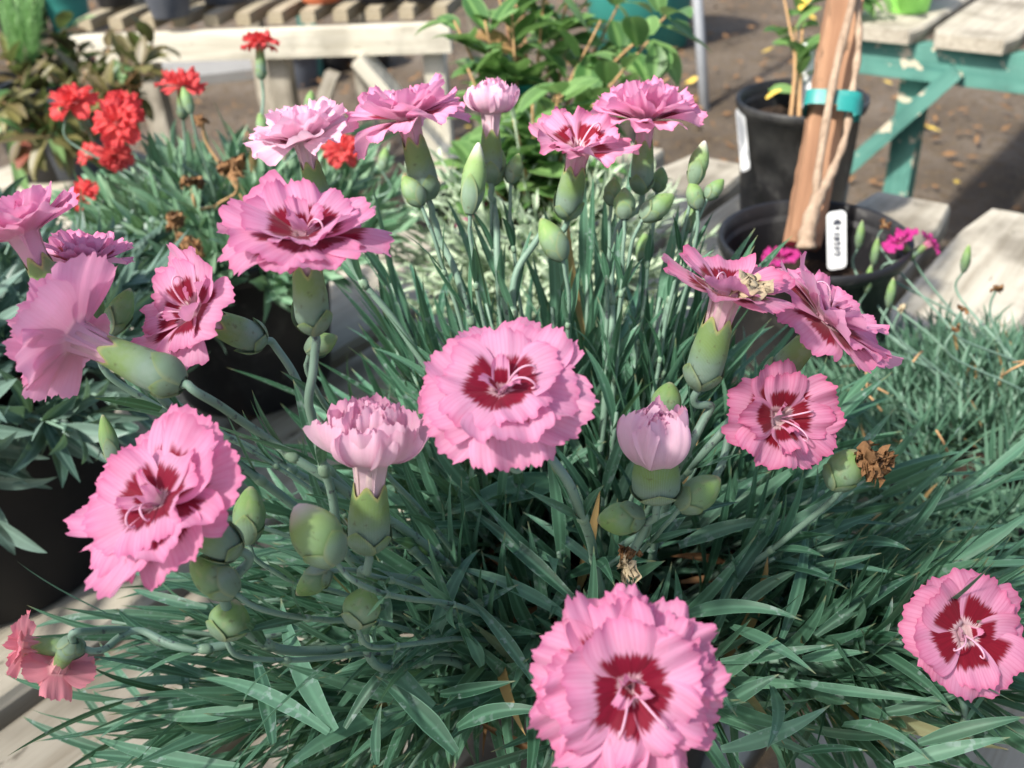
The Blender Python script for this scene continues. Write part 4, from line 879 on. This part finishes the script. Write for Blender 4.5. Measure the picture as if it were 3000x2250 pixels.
# grey slab path under the white bench
m = MB(); A_, B_, C_, D_ = G(380, 262, .03), G(760, 215, .03), G(720, 165, .03), G(330, 190, .03)
for q_ in (A_, B_, C_, D_): q_[2] = .05
c_ = (A_ + B_ + C_ + D_) / 4; m.add([A_, B_, C_, D_, A_ - Z * .06, B_ - Z * .06, C_ - Z * .06, D_ - Z * .06], [(0, 1, 2, 3), (4, 5, 1, 0), (5, 6, 2, 1), (6, 7, 3, 2), (7, 4, 0, 3)])
tag(m.build('concrete_path', solid('concrete', (.25, .245, .23), .85, .2, .2, 12, bstr=.3), None, smooth=False), kind='structure')
# bronze plant and lance leaved plant, upper left
cp = G(170, 560, BT - .12); cp = np.array([cp[0] + .0, cp[1] + .12, BT - .119])
pot(tuple(cp), .10, .08, .15, 'potgrey', 'grey pot under the bronze leafed plant at the left')
bz = thing('bronze_plant', cp + Z * .13, 'bronze and dark green leafed plant in the upper left', 'plant'); r6 = np.random.RandomState(51); pp = []
dB = float(np.dot(CV(0, 0, -1), cp + Z * .15 - np.array([0, 0, CAMZ])))
for (x, y, k) in [(60,230,0),(150,180,.02),(230,130,.0),(320,140,.0),(400,170,-.03),(420,240,-.05),(330,230,-.05),(120,300,-.06),(200,250,-.05),(30,330,-.05),(280,180,.04),(100,160,.05),(450,130,.0),(380,300,-.06),(40,260,-.10),(110,340,-.12),(190,330,-.12),(270,320,-.12),(330,280,-.12),(20,180,-.05),(420,190,-.10),(250,210,-.12),(60,400,-.16),(10,300,-.14),(140,400,-.16),(90,180,.0),(180,90,.02)]:
    pp.append([cp + Z * .13, cp * .45 + P(x, y, dB + k) * .55 + Z * .03, P(x, y, dB + k)])
leafy(bz, pp, .060, .026, 'leaf_dark', 19, r6, .003, shape=1.2, name='bronze_foliage'); leafy(bz, pp[::2], .060, .026, 'leaf_lance', 5, r6, .003, shape=1.2, name='green_foliage')
q_ = MB()
for (x, y, dx, dz, L) in [(30,380,.0,-1,.11),(150,360,.1,-.9,.12),(10,330,-.5,-.6,.12),(130,300,.4,-.6,.10),(40,440,.1,-1,.10)]:
    leaf(q_, P(x, y, dB - .12), np.array([dx, -.3, dz]), L * r6.uniform(.6, 1.0), .021, r6.uniform(-.3, .6), twist=r6.uniform(-.8, .8), up=CV(r6.uniform(-.6, .6), .2, 1), rnd=.5 + r6.rand() * .4, v=.3)
tag(q_.build('hanging_leaves', M['leaf_lance'], bz))
# feathery plant, far left
fe = G(90, 330, 0.1); fb = P(80, 190, 1.7); ft = thing('feathery_plant', fb, 'feathery light green plant at the top left corner', 'plant'); f = MB(); s_ = MB()
for k in range(16):
    t_ = P(r6.uniform(0, 130), r6.uniform(-60, 90), 1.7 + r6.uniform(-.06, .06)); d = t_ - fb; shoot(f, s_, fb + np.array([r6.uniform(-.02, .02), 0, 0]), d, np.linalg.norm(d), 26, .035, .0022, r6, bend=.05, spread=.6, droop=.4)
tag(f.build('foliage', M['leaf_feather'], ft), kind='stuff'); tag(s_.build('shoots', M['leaf_feather'], ft), kind='stuff')
pot((fb[0], fb[1], BT - .119), .09, .07, .165, 'pot', 'black pot under the feathery plant at the top left')

GR = {'pot': 'nursery pots on and around the benches', 'bench': 'wooden benches of the nursery', 'plant label': 'labels in the two black pots', 'plant tie': 'teal plant ties on the stakes', 'stake': 'wooden stakes standing in pots'}
for o in D.objects:
    if o.parent is None and o.get('category') in GR: o['group'] = GR[o['category']]
